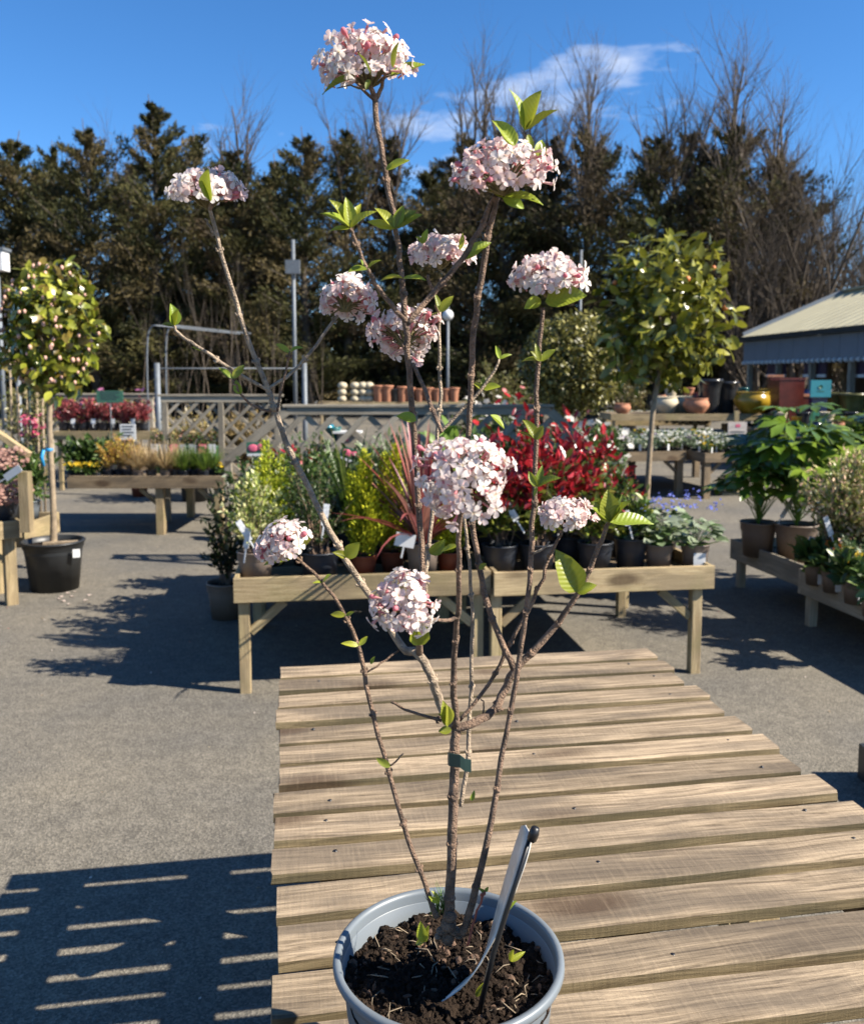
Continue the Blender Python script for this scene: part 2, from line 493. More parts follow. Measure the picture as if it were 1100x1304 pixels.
def pick(rs, cols, n, jit=.25):
    c = np.array(cols, float)[rs.integers(0, len(cols), n)]
    return np.clip(c * (1 + rs.uniform(-jit, jit, (n, 1))), 0, 1)

def bush(rs, h, rx, nsh, nl, L, W, cols, tipcols=None, tipfrom=.75, base=.0, flat=.5, tmin=.3, out=.5, zc=.55, ctr=None):
    """leaves along shoots that fan from the pot into an ellipsoid; returns arrays + shoot curves"""
    d = unit(rs.normal(size=(nsh, 3))); r = rs.uniform(.35, 1, (nsh, 1)) ** .5
    e = d * r * np.array([rx, rx, h * flat]); e[:, 2] += h * zc
    e[:, 2] = np.maximum(e[:, 2], h * .12) + base
    s = np.zeros((nsh, 3)); s[:, :2] = rs.normal(size=(nsh, 2)) * rx * .12; s[:, 2] = base
    if ctr is not None: s[:] = ctr; 
    c = (s + e) / 2; c[:, :2] *= .7; c[:, 2] += h * .08
    t = rs.uniform(tmin, 1.0, (nsh, nl)) ** .8
    tt = t[..., None]
    p = (1-tt)**2 * s[:, None] + 2*tt*(1-tt) * c[:, None] + tt**2 * e[:, None]
    tg = unit(2*(1-tt) * (c-s)[:, None] + 2*tt * (e-c)[:, None])
    p = p + rs.normal(size=p.shape) * L * .25
    dr = unit(tg * .6 + rs.normal(size=p.shape) * out + np.array([0, 0, .15]))
    nr = unit(rs.normal(size=p.shape) * .7 + np.array([0, 0, 1.]))
    n = nsh * nl
    col = pick(rs, cols, n)
    if tipcols is not None:
        zz = ((p[..., 2] - base) / h).ravel()
        k = (t.ravel() + rs.normal(size=n) * .1 > tipfrom) & (zz > .35)
        col[k] = pick(rs, tipcols, int(k.sum()))
    LL = L * rs.uniform(.65, 1.2, n)
    return p.reshape(-1, 3), dr.reshape(-1, 3), nr.reshape(-1, 3), LL, LL * (W / L), col, (s, c, e)
def shoots(parent, sce, mat, r0=.004, r1=.0015, name='stems', every=2):
    s, c, e = sce
    m = MB()
    for i in range(0, len(s), every):
        a, b, d = Vector(s[i]), Vector(c[i]), Vector(e[i])
        m.tube([a, a*.25+b*.5+d*.25, d*.92+b*.08], [r0, (r0+r1)/2, r1], 4, caps=False)
    return m.build(name, mat, parent)

# ------------------------------------------------------------------ ground
g = MB(); S_ = 400
g.add([(-S_, -S_, 0), (S_, -S_, 0), (S_, S_, 0), (-S_, S_, 0)], [(0, 1, 2, 3)])
tag(g.build('ground', M_asph, None, False), 'grey tarmac yard of the garden centre', 'ground', kind='structure')

# ------------------------------------------------------------------ slatted table (foreground)
TH = math.atan((CX - 363) / FPX)
u = Vector((math.cos(TH), math.sin(TH), 0)); v = Vector((-math.sin(TH), math.cos(TH), 0))
TZ = .77
tc0 = H(355, 850, TZ)                       # far left corner of the top
twid = (H(828, 831, TZ) - tc0).dot(u)
rt = random.Random(5)
tbl = thing('slatted_table', 'weathered slatted wooden display table holding the flowering viburnum', 'table', (tc0.x, tc0.y, 0))
SL_P, SL_W, SL_T = .1095, .082, .0235
NSL = 17
for i in range(NSL):
    a = tc0 - v * (SL_P * i + SL_W / 2 + rt.uniform(-.004, .004)) + Vector((0, 0, -SL_T / 2 + rt.uniform(-.0015, .0015)))
    sk = rt.uniform(-.004, .004)
    x0, x1 = rt.uniform(-.006, .006), twid + rt.uniform(-.012, .012)
    p0, p1 = a + u * x0 + v * sk, a + u * x1 - v * sk
    me_ = None
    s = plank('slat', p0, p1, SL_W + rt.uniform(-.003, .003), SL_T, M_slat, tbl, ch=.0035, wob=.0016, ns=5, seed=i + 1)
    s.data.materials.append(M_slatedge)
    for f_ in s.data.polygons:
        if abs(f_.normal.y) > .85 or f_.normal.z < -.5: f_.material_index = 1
LEN = SL_P * NSL
zr = TZ - SL_T - .0025
tg = Vector((tc0.x, tc0.y, 0))
for fx in (.10, .55, twid - .09):
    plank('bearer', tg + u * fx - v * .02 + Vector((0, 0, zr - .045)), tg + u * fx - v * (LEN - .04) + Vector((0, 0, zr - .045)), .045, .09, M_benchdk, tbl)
for fx, sx in ((.10, 1), (twid - .09, -1)):
    for k, fv in enumerate((.12, LEN * .5, LEN - .15)):
        c = tg + u * (fx + sx * .06) - v * fv
        plank('leg', (c.x, c.y, 0), (c.x, c.y, zr - .003), .07, .07, M_bench, tbl, up=v)
        if k < 2:
            d = -v if k == 0 else v
            plank('brace', c + d * .04 + Vector((0, 0, .38)), c + d * .33 + Vector((0, 0, zr - .12)), .05, .03, M_bench, tbl, up=u)
for fv in (.12, LEN - .15):
    for hh in (.30,):
        plank('cross_rail', tg + u * .2 - v * fv + Vector((0, 0, zr - .14)), tg + u * (twid - .19) - v * fv + Vector((0, 0, zr - .14)), .04, .09, M_benchdk, tbl)
nm = MB(); nm.lathe([(0, .0012), (.0035, .001), (.004, -.002)], 8)
nme = nm.mesh('nail', M_black)
for i in range(1, 15):
    for fx in ((.09, .56), (.11, twid - .1), (.55, twid - .08), (.10, twid - .09))[i % 4]:
        q = tg + u * (fx + rt.uniform(-.008, .008)) - v * (SL_P * i + SL_W * (.3 if int(fx*100) % 2 else .68)) + Vector((0, 0, TZ + .0006))
        inst('nail', nme, tbl, Matrix.Translation(q - tg) )

# ------------------------------------------------------------------ display benches
def bench(label, p0, dr, W, D, z, rim=.125, mat=M_bench, legs=None, legw=.055, braces=True, group='wooden display benches', under=.075, boards=5, end_front=True, legmat=None):
    """p0 = near left top corner of the rim, dr = unit vector along the front (to the right); depth goes away"""
    dr = Vector((dr[0], dr[1], 0)).normalized(); aw = Vector((-dr.y, dr.x, 0))
    p0 = Vector((p0[0], p0[1], z)); T = .024
    r = thing('display_bench', label, 'bench', (p0.x, p0.y, 0), 0, group)
    Z = Vector((0, 0, -rim / 2))
    plank('front_board', p0 + Z + aw * T / 2, p0 + dr * W + Z + aw * T / 2, rim, T, mat, r, up=aw)
    plank('back_board', p0 + Z + aw * (D - T / 2), p0 + dr * W + Z + aw * (D - T / 2), rim, T, mat, r, up=aw)
    for k in (0, 1):
        c = p0 + dr * (T / 2 if k == 0 else W - T / 2) + Z
        plank('side_board', c + aw * (T + .002), c + aw * (D - T - .002), rim, T, mat, r, up=dr)
    for k in range(boards):
        w = (D - 2 * T - .01) / boards
        c = p0 + aw * (T + .005 + w * (k + .5)) + Vector((0, 0, -under))
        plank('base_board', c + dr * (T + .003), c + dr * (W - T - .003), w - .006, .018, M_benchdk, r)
    for fx in (legs or (.06, W - .06)):
        for fy, q in ((.035 + legw / 2, 1), (D - .035 - legw / 2, -1)):
            c = p0 + dr * fx + aw * fy
            plank('leg', (c.x, c.y, 0), (c.x, c.y, z - under - .012), legw, legw, legmat or mat, r, up=aw)
            if braces:
                s = 1 if fx < W / 2 else -1
                plank('brace', c + dr * s * .03 + Vector((0, 0, -z*1.0 + z * .52)), c + dr * s * .2 + Vector((0, 0, -rim - .012)), .045, .024, legmat or mat, r, up=aw)
    return r

BZ = .60
BA, BB = H(297, 737, BZ), H(907, 718, BZ)
bu = (BB - BA); bu.z = 0; BW = bu.length; bu.normalize(); bv = Vector((-bu.y, bu.x, 0))
mid = on_row(628, (BA.x, BA.y), bu, BZ)
wl_ = (mid - BA).dot(bu)
BD = 1.25
bench('pale wooden display bench under the golden conifers and spiky red plant', BA, bu, wl_ - .012, BD, BZ, legs=(.045, wl_ - .07))
bench('wooden display bench hidden behind the front plants, left half', BA + bv * 1.30, bu, 1.3, 1.2, BZ, braces=False)
bench('wooden display bench hidden behind the front plants, right half', BA + bv * 1.30 + bu * 1.32, bu, 1.25, 1.2, BZ, braces=False)
bench('pale wooden display bench under the red-leaved shrubs', mid - bv * .03 + Vector((0, 0, -.004)), bu, BW - wl_, BD, BZ - .004, legs=(.02, BW - wl_ - .075))

# left: far bench with grasses, bench at the left edge, bench of red foliage
FB = H(85, 606, .60); FBd = Vector((1, .06, 0)).normalized()
FBp = H(285, 606, .60)
fd = (FBp - FB); fd.z = 0; FW = fd.length; fd.normalize(); fv = Vector((-fd.y, fd.x, 0))
bench('brown display bench of grasses and small pots beyond the standard camellia', FB, fd, FW, 1.25, .60, mat=M_benchdk, legs=(.9, FW - .07), legw=.08, legmat=M_bench)
LB0 = H(27, 662, .60)
ld = Vector((-1, -.38, 0)).normalized()          # front of the left edge bench runs out of frame
ldr = Vector((math.cos(R(38)), math.sin(R(38)), 0))
lp = LB0 - ldr * 1.15
bench('short wooden bench cut by the left edge, in front of the black tree pot', lp, ldr, 1.15, .55, .60, legs=(.1, 1.08), legw=.075, group='wooden display benches')
LC0 = H(30, 668, .47)
lpc = H(72, 653, .47)
cd = (lpc - LC0); cd.z = 0; cw = cd.length + .05; cd.normalize()
bench('pale wooden bench with grey pots behind the standard camellia trunk', LC0 + cd * .0, cd, cw, .8, .47, legs=(.9,) if cw > 1 else (cw - .06,), rim=.17, braces=False)
RB = P(68, 549, 12.2)
bench('raised wooden bench carrying the row of red-leaved pots', RB, (1, .02, 0), 1.85, .8, RB.z, mat=M_bench, rim=.12, braces=False)

# right benches
RA = H(930, 686, .36)
bench('grey wooden bench with big glossy-leaved plants at the right', RA - v * 1.05 - Vector((0, 0, 0)), u, 1.9, 1.05, .36, mat=M_grey, rim=.15, braces=False)
RBp = H(1017, 724, .36)
bench('grey wooden bench of primroses cut by the right edge', RBp - v * 1.5 + u * .0, u, 1.7, 1.5, .36, mat=M_grey, rim=.16, braces=False)
FR = H(898, 577, .60)
fdr = Vector((math.cos(R(12)), math.sin(R(12)), 0)); fva = Vector((-fdr.y, fdr.x, 0))
bench('brown display bench packed with bedding plants beside the white notice', FR - fdr * .0, fdr, 1.2, 2.4, .60, mat=M_benchdk, legw=.09, boards=8, legmat=M_terra if False else M_benchdk)
FR2 = FR + fva * .35 - fdr * 1.28
bench('brown display bench of bedding plants behind the standard tree trunk', FR2, fdr, 1.2, 2.2, .60, mat=M_benchdk, legw=.09, boards=8)
FR3 = P(772, 533, 17.5)
bench('long pale bench of bedding plants in front of the stone pots', FR3, (1, .05, 0), 2.1, .8, .72, mat=M_bench, legw=.07, braces=False)

# ------------------------------------------------------------------ trellis panels
def trellis(label, poly_top, z0, Y, x0, x1, yaw=0.0, sp=.2, sl=.036, slope=None, mat=M_grey):
    """lattice panel in a vertical plane; slope=(sx,h): shoulders falling away at both ends"""
    c = Vector(((x0 + x1) / 2, Y, 0))
    r = thing('garden_trellis', label, 'trellis', (c.x, c.y, 0), 0, 'silvered trellis panels')
    d = Vector((math.cos(yaw), math.sin(yaw), 0)); nrm = Vector((-d.y, d.x, 0))
    W = (x1 - x0) / 2; zt = poly_top
    if slope: sL, sR, drop = slope
    else: sL = sR = drop = 0
    def top(x):
        if drop and x < -W + sL: return zt - drop * (1 - (x + W) / sL)
        if drop and x > W - sR: return zt - drop * (1 - (W - x) / sR)
        return zt
    pt = lambda x, z: c + d * x + Vector((0, 0, z))
    # frame
    plank('top_rail', pt(-W + sL, zt - .03), pt(W - sR, zt - .03), .06, .045, mat, r, up=nrm)
    plank('cap_rail', pt(-W + sL - .03, zt + .014), pt(W - sR + .03, zt + .014), .07, .024, mat, r)
    if drop:
        plank('sloping_rail', pt(-W, zt - drop - .03), pt(-W + sL, zt - .03), .075, .05, mat, r, up=nrm)
        plank('sloping_rail', pt(W, zt - drop - .03), pt(W - sR, zt - .03), .075, .05, mat, r, up=nrm)
    plank('bottom_rail', pt(-W, z0 + .03), pt(W, z0 + .03), .06, .045, mat, r, up=nrm)
    n = 3
    for k in range(n):
        x = -W + .04 + (2 * W - .08) * k / (n - 1)
        plank('post', pt(x, 0), pt(x, min(top(x), zt) - .06) + nrm * .0, .06, .05, mat, r, up=nrm) if not drop or 0 < k < n-1 else plank('post', pt(x, 0), pt(x, zt - drop), .06, .05, mat, r, up=nrm)
    # lattice slats clipped to the outline
    for sgn, off in ((1, -.012), (-1, .012)):
        k = -60
        while k < 60:
            pts = []
            for q in np.linspace(-W, W, 160):
                z = z0 + sgn * (q - k * sp)
                if z0 + .02 < z < top(q) - .05: pts.append((q, z))
            k += 1
            if len(pts) > 4:
                (xa, za), (xb, zb) = pts[0], pts[-1]
                if abs(xa - xb) > .08:
                    plank('lattice_slat', pt(xa, za) + nrm * off, pt(xb, zb) + nrm * off, sl, .010, mat, r, up=nrm)
    return r
TY = 7.35
zt = P(530, 522, TY).z
xa, xb = P(285, 600, TY).x, P(770, 600, TY).x
trellis('silvered trellis with sloping shoulders behind the planted bench', zt + .02, .62, TY, xa, xb, R(0), .26, .05,
        (P(365, 520, TY).x - xa, xb - P(700, 520, TY).x, .44))
ty2 = 9.6
trellis('flat-topped trellis panel behind the straw-coloured grasses', P(280, 505, ty2).z, .75, ty2, P(205, 505, ty2).x, P(357, 505, ty2).x, R(0), .2, .035)
trellis('weathered trellis panel above the red-leaved pots at left', P(150, 503, 13.2).z, .75, 13.2, P(60, 505, 13.2).x, P(196, 505, 13.2).x, R(0), .2, .035)
trellis('small trellis panel under the round clipped bush', P(715, 517, 9.4).z, .7, 9.4, P(690, 517, 9.4).x, P(735, 517, 9.4).x, R(0), .2, .035)

# ------------------------------------------------------------------ viburnum in its pot
rv_ = random.Random(11)
PZ = TZ                                            # pot stands on the slats
RIMZ = PZ + .21
pc = H(571, 1212, RIMZ)                            # centre of the rim
RR = .129 * pc.y / .95
vib = thing('potted_viburnum', 'tall leggy viburnum with pink-white flower heads in blue-grey pot on the slatted table', 'potted shrub', (pc.x, pc.y, PZ))
vib['_abs'] = 1
pm = MB()
k = RR / .125
pm.lathe([(0, .004), (.080*k, .004), (.084*k, 0), (.088*k, .006), (.101*k, .135), (.108*k, .139), (.111*k, .150), (.116*k, .196), (.1185*k, .1985), (.125*k, .199), (.127*k, .203), (.1265*k, .208), (.124*k, .21), (.1195*k, .2095), (.118*k, .2055), (.116*k, .190), (.112*k, .150), (.108*k, .135)], 72, (pc.x, pc.y, PZ))
pm.build('pot', M_potgrey, vib)
# compost: rough polar height field
rs = np.random.default_rng(3)
SZ = RIMZ - .030
def soil_h(x, y):
    h = 0
    for (fx, fy, ph, a) in SOILW: h += a * math.sin(fx * x + fy * y + ph)
    return h + .012 * math.exp(-((x + .004)**2 + (y - .0)**2) / .0012)
SOILW = [(rs.normal() * f, rs.normal() * f, rs.uniform(0, 6.3), .12 / f) for f in (35, 45, 70, 90, 120, 160, 220, 260, 320, 400)]
sm_ = MB(); nr_, na_ = 44, 110; vs = []; fs = []
for i in range(nr_ + 1):
    rr = .1165 * k * i / nr_
    for j in range(na_):
        a = 2 * math.pi * j / na_
        x, y = rr * math.cos(a), rr * math.sin(a)
        z = SZ + soil_h(x, y) + rs.normal() * .0016
        vs.append((pc.x + x, pc.y + y, z))
for i in range(nr_):
    for j in range(na_):
        j2 = (j + 1) % na_
        fs.append((i*na_+j, (i+1)*na_+j, (i+1)*na_+j2, i*na_+j2))
sm_.add(vs, fs)
sm_.build('compost', M_soil, vib)
cm = MB()
ico = bmesh.new(); bmesh.ops.create_icosphere(ico, subdivisions=1, radius=1)
icv = [vv.co.copy() for vv in ico.verts]; icf = [[vv.index for vv in ff.verts] for ff in ico.faces]; ico.free()
for i in range(1500):
    rr = .114 * k * math.sqrt(rv_.random()); a = rv_.uniform(0, 6.283)
    x, y = rr * math.cos(a), rr * math.sin(a); s = rv_.choice((.0011, .0015, .002, .0028, .004))
    q = [rv_.uniform(.6, 1.4) for _ in range(3)]
    c = Vector((pc.x + x, pc.y + y, SZ + soil_h(x, y) + s * .4))
    cm.add([c + Vector((w.x*q[0], w.y*q[1], w.z*q[2])) * s * rv_.uniform(.7, 1.3) for w in icv], icf, 0 if i % 9 else 1)
M_chip = plain('bark_chip', (.13, .075, .045), .9, .5, 90, .4)
o = cm.build('compost_crumbs', [M_soil, M_chip], vib, False); o['kind'] = 'stuff'
cm = MB()
for i in range(60):
    rr = .11 * k * math.sqrt(rv_.random()); a = rv_.uniform(0, 6.283); x, y = rr*math.cos(a), rr*math.sin(a)
    c = Vector((pc.x + x, pc.y + y, SZ + soil_h(x, y) + .003)); d = Vector((rv_.gauss(0, 1), rv_.gauss(0, 1), rv_.gauss(0, .25))).normalized() * rv_.uniform(.008, .028)
    cm.tube([c - d/2, c + Vector((rv_.gauss(0,.003), rv_.gauss(0,.003), .002)), c + d/2], [.0005, .0007, .0004], 4)
o = cm.build('root_fibres', M_trunk, vib); o['kind'] = 'stuff'

VD = pc.y                                           # distance of the main stem
def smooth(pts, rad, n=4):
    out, ro = [], []
    P_ = [pts[0]] + list(pts) + [pts[-1]]
    for i in range(1, len(P_) - 2):
        for j in range(n):
            t = j / n
            p0, p1, p2, p3 = P_[i-1], P_[i], P_[i+1], P_[i+2]
            out.append(.5 * ((2*p1) + (p2-p0)*t + (2*p0-5*p1+4*p2-p3)*t*t + (3*p1-p0-3*p2+p3)*t**3))
            ro.append(rad[i-1] * (1-t) + rad[i] * t)
    out.append(pts[-1]); ro.append(rad[-1])
    return out, ro
def stem(pts, name='stem', mat=M_stem, nodes=True):
    """pts: (px, py, distance, radius px)"""
    w = [P(x, y, D) for x, y, D, r in pts]; rr = [r * .77 * D / FPX for x, y, D, r in pts]
    c, ra = smooth(w, rr)
    c = [p + Vector((rv_.gauss(0, 1), rv_.gauss(0, 1), 0)) * .0006 for p in c]
    c[0], c[-1] = w[0], w[-1]
    m = MB(); m.tube(c, ra, 8)
    if nodes:
        acc = 0; nxt = .05
        for i in range(1, len(c) - 1):
            acc += (c[i] - c[i-1]).length
            if acc > nxt:
                nxt = rv_.uniform(.035, .095)
                acc = 0
                t = (c[i+1] - c[i-1]).normalized()
                m.tube([c[i] - t*.0035, c[i] - t*.001, c[i] + t*.001, c[i] + t*.0035], [ra[i]*1.0, ra[i]*1.2, ra[i]*1.2, ra[i]*1.0], 8)
                s = t.orthogonal().normalized()
                for q in (s, -s):
                    m.tube([c[i] + q*ra[i]*.7, c[i] + q*(ra[i]+.0018) + t*.0018, c[i] + q*(ra[i]+.0018) + t*.0045], [.0011, .0014, .0004], 5)
    return m.build(name, mat, vib)
d0 = VD
# (px, py, distance, radius in px)
stem([(569,1200,d0,11),(571,1165,d0,9.5),(574,1120,d0,8.5),(576,1060,d0,8.5),(578,1000,d0,8.2),(579,945,d0,8),(580,915,d0,8)], 'trunk')
stem([(580,925,d0,7),(577,870,d0-.02,5.2),(581,800,d0-.05,5),(585,760,d0-.08,4.5),(584,690,d0-.11,4.2),(588,640,d0-.13,3.6)])
stem([(583,785,d0-.06,3.6),(570,790,d0-.08,3.2),(551,789,d0-.1,2.5)], 'twig')
stem([(577,925,d0,8),(560,895,d0+.01,8),(547,858,d0,7.5),(532,832,d0,8),(512,824,d0+.01,7),(480,773,d0+.02,6.2),(440,712,d0+.02,5.6),(402,640,d0+.03,5.2),(370,575,d0+.03,5),(352,528,d0+.03,5),(341,495,d0+.03,4.8),(312,422,d0+.03,4),(287,340,d0+.02,3.6),(268,268,d0+.01,3.2),(264,250,d0+.01,2.6)], 'stem', M_stemlt)
stem([(533,834,d0,7),(534,815,d0-.03,5.5),(532,795,d0-.07,3.5)])
stem([(535,820,d0,6),(538,760,d0+.01,5),(536,690,d0+.02,5),(530,600,d0+.02,5),(525,530,d0+.01,5),(519,455,d0,5),(516,405,d0-.01,5.2),(510,345,d0-.01,4.6),(503,285,d0-.01,4.6),(492,230,d0-.01,4.4),(483,175,d0-.01,4.5),(477,120,d0,4.8)])
stem([(477,125,d0,4.4),(470,105,d0,3.6),(463,92,d0,2.6)], 'twig')
stem([(479,125,d0,3.8),(487,105,d0,3),(490,92,d0,2.4)], 'twig')
stem([(478,128,d0,3),(460,112,d0-.01,2.2),(450,100,d0-.01,1.6)], 'twig')
stem([(517,410,d0-.01,4.4),(490,378,d0-.02,3.8),(466,340,d0-.03,3.4),(452,305,d0-.03,3.2),(445,290,d0-.03,3)])
stem([(519,412,d0-.01,4.6),(552,372,d0,4.8),(590,328,d0,4.8),(614,285,d0,4.4),(630,245,d0,3.6)])
stem([(654,852,d0+.02,6),(628,790,d0+.03,5),(610,720,d0+.04,4.8),(600,650,d0+.04,4.6),(596,570,d0+.04,4.6),(600,480,d0+.03,4.8),(606,400,d0+.02,5),(618,320,d0+.01,5),(630,262,d0,4.6),(635,240,d0,3.4)])
stem([(560,395,d0+.05,2),(560,450,d0+.05,2.8),(560,520,d0+.05,3),(552,605,d0+.05,3.2),(548,680,d0+.04,3.4),(542,740,d0+.02,3.6),(538,790,d0+.01,3.6)], 'stem', M_stemlt)
stem([(525,462,d0,3.2),(545,508,d0-.01,3.4),(562,550,d0-.03,3.4)])
stem([(545,350,d0+.05,2.4),(552,375,d0+.05,2.6),(559,400,d0+.05,2.6)], 'twig')
stem([(579,928,d0,8),(600,922,d0,7.5),(625,908,d0+.01,7.2),(642,880,d0+.02,7),(655,855,d0+.02,7),(700,806,d0+.02,5.5),(735,757,d0+.01,4.6),(762,697,d0,4.2),(775,665,d0,3.6)])
stem([(588,1190,d0-.005,7),(597,1163,d0-.008,7),(618,1080,d0-.01,6),(645,930,d0,4.6),(660,848,d0,4.6),(672,760,d0,4.4),(677,690,d0,4.6),(682,590,d0,4.2),(683,500,d0,4),(689,420,d0,3.6),(691,392,d0,3)])
stem([(585,918,d0+.02,3),(622,872,d0+.03,3.2),(650,820,d0+.03,3.2),(678,765,d0+.03,3.2),(700,710,d0+.03,3),(715,675,d0+.03,2.4)])
stem([(587,1028,d0+.01,4),(596,960,d0+.03,3.8),(601,850,d0+.05,3.4),(600,760,d0+.05,3),(596,700,d0+.05,2.8),(588,640,d0+.05,2.6)], 'stem', M_stemlt)
stem([(556,555,d0+.05,2.4),(590,520,d0+.05,2.8),(618,490,d0+.05,2.8),(636,457,d0+.05,2)], 'twig', M_stemlt)
stem([(556,1168,d0-.01,5.5),(546,1140,d0-.01,4.6),(520,1070,d0-.01,4.4),(496,985,d0-.01,4.2),(470,890,d0-.01,4),(458,828,d0-.01,3.8),(438,780,d0-.02,3.2),(408,738,d0-.03,2.8),(378,710,d0-.04,2.4)])
stem([(498,894,d0+.02,2.6),(525,907,d0+.02,2.6),(562,918,d0+.01,3)], 'twig')
stem([(468,856,d0,1.8),(485,845,d0,1.8),(508,828,d0+.01,2)], 'twig')
stem([(343,497,d0+.03,3),(300,474,d0+.02,3),(258,445,d0+.01,2.8),(232,428,d0+.01,2.6),(220,414,d0+.01,2.2)], 'stem', M_stemlt)
stem([(346,524,d0+.03,2.6),(322,516,d0+.03,2.2),(305,500,d0+.02,1.9),(297,482,d0+.02,1.7)], 'twig')
stem([(343,495,d0+.03,2.8),(372,474,d0+.05,2.6),(402,440,d0+.07,2.6),(430,402,d0+.09,2.6)], 'twig', M_stemlt)
stem([(353,524,d0+.02,2.4),(360,490,d0+.02,2),(369,448,d0+.01,1.8)], 'twig')
stem([(268,268,d0+.01,2.4),(272,255,d0-.01,2),(270,246,d0-.01,1.5)], 'twig')
stem([(272,300,d0+.02,2.2),(266,285,d0+.02,2),(261,278,d0+.02,1.4)], 'twig', M_stemlt)
stem([(677,705,d0,2.4),(692,698,d0,2),(700,690,d0,1.4)], 'twig', M_stemlt)
stem([(497,975,d0-.01,1.8),(506,968,d0-.01,1.5),(513,960,d0-.01,1)], 'twig')
stem([(615,908,d0+.01,1.6),(616,898,d0+.01,1.4),(612,890,d0+.01,.9)], 'twig')
stem([(595,1205,d0-.04,2.2),(605,1170,d0-.04,2),(617,1135,d0-.04,1.8)], 'twig', plain('red_young_shoot', (.30, .07, .04), .6, .3, 40))
bm_ = MB()
for (x, y, r, dz) in ((571,1178,15,0),(563,1186,11,0),(579,1186,11,0),(573,1168,12,0),(570,1194,12,0),(584,1192,7,0),(558,1193,7,0)):
    c = P(x, y, d0 - .005); bm_.ball(c, r * d0 / FPX * rv_.uniform(.7, .95), 12, 8, (1, rv_.uniform(.8, 1.1), rv_.uniform(.6, .9)))
bm_.build('root_crown', M_stem, vib)
ti = MB()
c0 = P(576, 966, d0 - .012); c1 = P(598, 972, d0 - .012); hgt = Vector((0, 0, .0135))
q = [P(570, 966, d0+.002), P(572, 968, d0-.011), P(586, 970, d0-.013), P(592, 975, d0-.012), P(600, 976, d0-.010)]
vs = []
for p_ in q: vs += [p_ + hgt * .5, p_ - hgt * .5, p_ + hgt * .5 + Vector((0, .0012, 0)), p_ - hgt * .5 + Vector((0, .0012, 0))]
fs = []
for i in range(len(q) - 1):
    a, b = 4 * i, 4 * i + 4
    fs += [(a, a+1, b+1, b), (a+2, b+2, b+3, a+3), (a, b, b+2, a+2), (a+1, a+3, b+3, b+1)]
fs += [(0, 2, 3, 1), (16, 17, 19, 18)]
ti.add(vs, fs); ti.build('stem_tie', M_greenclip, vib, False)

# leaves of the viburnum: each its own part
def vleaf_mat():
    m, N, L, b = newmat('viburnum_leaf')
    t = N.new('ShaderNodeTexCoord'); oi = N.new('ShaderNodeObjectInfo')
    sx = N.new('ShaderNodeSeparateXYZ'); L.new(t.outputs['Object'], sx.inputs[0])
    ab = N.new('ShaderNodeMath'); ab.operation = 'ABSOLUTE'; L.new(sx.outputs['Y'], ab.inputs[0])
    # veins: run out and forward from the midrib
    mm = N.new('ShaderNodeMath'); mm.operation = 'MULTIPLY_ADD'; mm.inputs[1].default_value = -.75
    L.new(ab.outputs[0], mm.inputs[0]); L.new(sx.outputs['X'], mm.inputs[2])
    fr = N.new('ShaderNodeMath'); fr.operation = 'MULTIPLY'; fr.inputs[1].default_value = 60; L.new(mm.outputs[0], fr.inputs[0])
    sn = N.new('ShaderNodeMath'); sn.operation = 'SINE'; L.new(fr.outputs[0], sn.inputs[0])
    mr = N.new('ShaderNodeMapRange'); mr.inputs[1].default_value = -1; mr.inputs[2].default_value = 1; L.new(sn.outputs[0], mr.inputs[0])
    cr = N.new('ShaderNodeValToRGB')
    e = cr.color_ramp.elements
    e[0].color = (.205, .25, .022, 1); e[1].color = (.222, .268, .028, 1); e[0].position = .1; e[1].position = .95
    L.new(mr.outputs[0], cr.inputs['Fac'])
    hs = N.new('ShaderNodeHueSaturation')
    r1 = N.new('ShaderNodeMapRange'); r1.inputs[3].default_value = .47; r1.inputs[4].default_value = .515; L.new(oi.outputs['Random'], r1.inputs[0])
    r2 = N.new('ShaderNodeMapRange'); r2.inputs[3].default_value = .7; r2.inputs[4].default_value = 1.5
    w = N.new('ShaderNodeTexWhiteNoise'); w.noise_dimensions = '1D'; L.new(oi.outputs['Random'], w.inputs['W']); L.new(w.outputs['Value'], r2.inputs[0])
    L.new(r1.outputs[0], hs.inputs['Hue']); L.new(r2.outputs[0], hs.inputs['Value']); L.new(cr.outputs[0], hs.inputs['Color'])
    L.new(hs.outputs[0], b.inputs['Base Color'])
    b.inputs['Roughness'].default_value = .42
    bp = N.new('ShaderNodeBump'); bp.inputs['Strength'].default_value = .13; bp.inputs['Distance'].default_value = .01
    L.new(mr.outputs[0], bp.inputs['Height']); L.new(bp.outputs[0], b.inputs['Normal'])
    tr = N.new('ShaderNodeBsdfTranslucent'); L.new(hs.outputs[0], tr.inputs['Color'])
    mx = N.new('ShaderNodeMixShader'); mx.inputs[0].default_value = .38
    L.new(b.outputs[0], mx.inputs[1]); L.new(tr.outputs[0], mx.inputs[2]); L.new(mx.outputs[0], N['Material Output'].inputs['Surface'])
    return m
M_vleaf = vleaf_mat()
def vleaf_mesh(wr, curl, fold, seed):
    rg = random.Random(seed)
    n = 9; vs = []; fs = []
    for i in range(n + 1):
        t = i / n
        w = wr * (math.sin(math.pi * t ** .82) ** .8 if 0 < t < 1 else 0) * .5
        w *= 1 + rg.uniform(-.05, .05)
        zc = -curl * t * t
        for s in (-1, -.5, 0, .5, 1):
            vs.append((t, s * w, zc + fold * abs(s) * w + .02 * math.sin(7 * t + 3 * s) * (abs(s))))
    for i in range(n):
        for j in range(4):
            a = i * 5 + j
            fs.append((a, a + 5, a + 6, a + 1))
    me = bpy.data.meshes.new('leaf'); me.from_pydata(vs, [], fs); me.materials.append(M_vleaf)
    me.polygons.foreach_set('use_smooth', [True] * len(fs)); me.update()
    return me
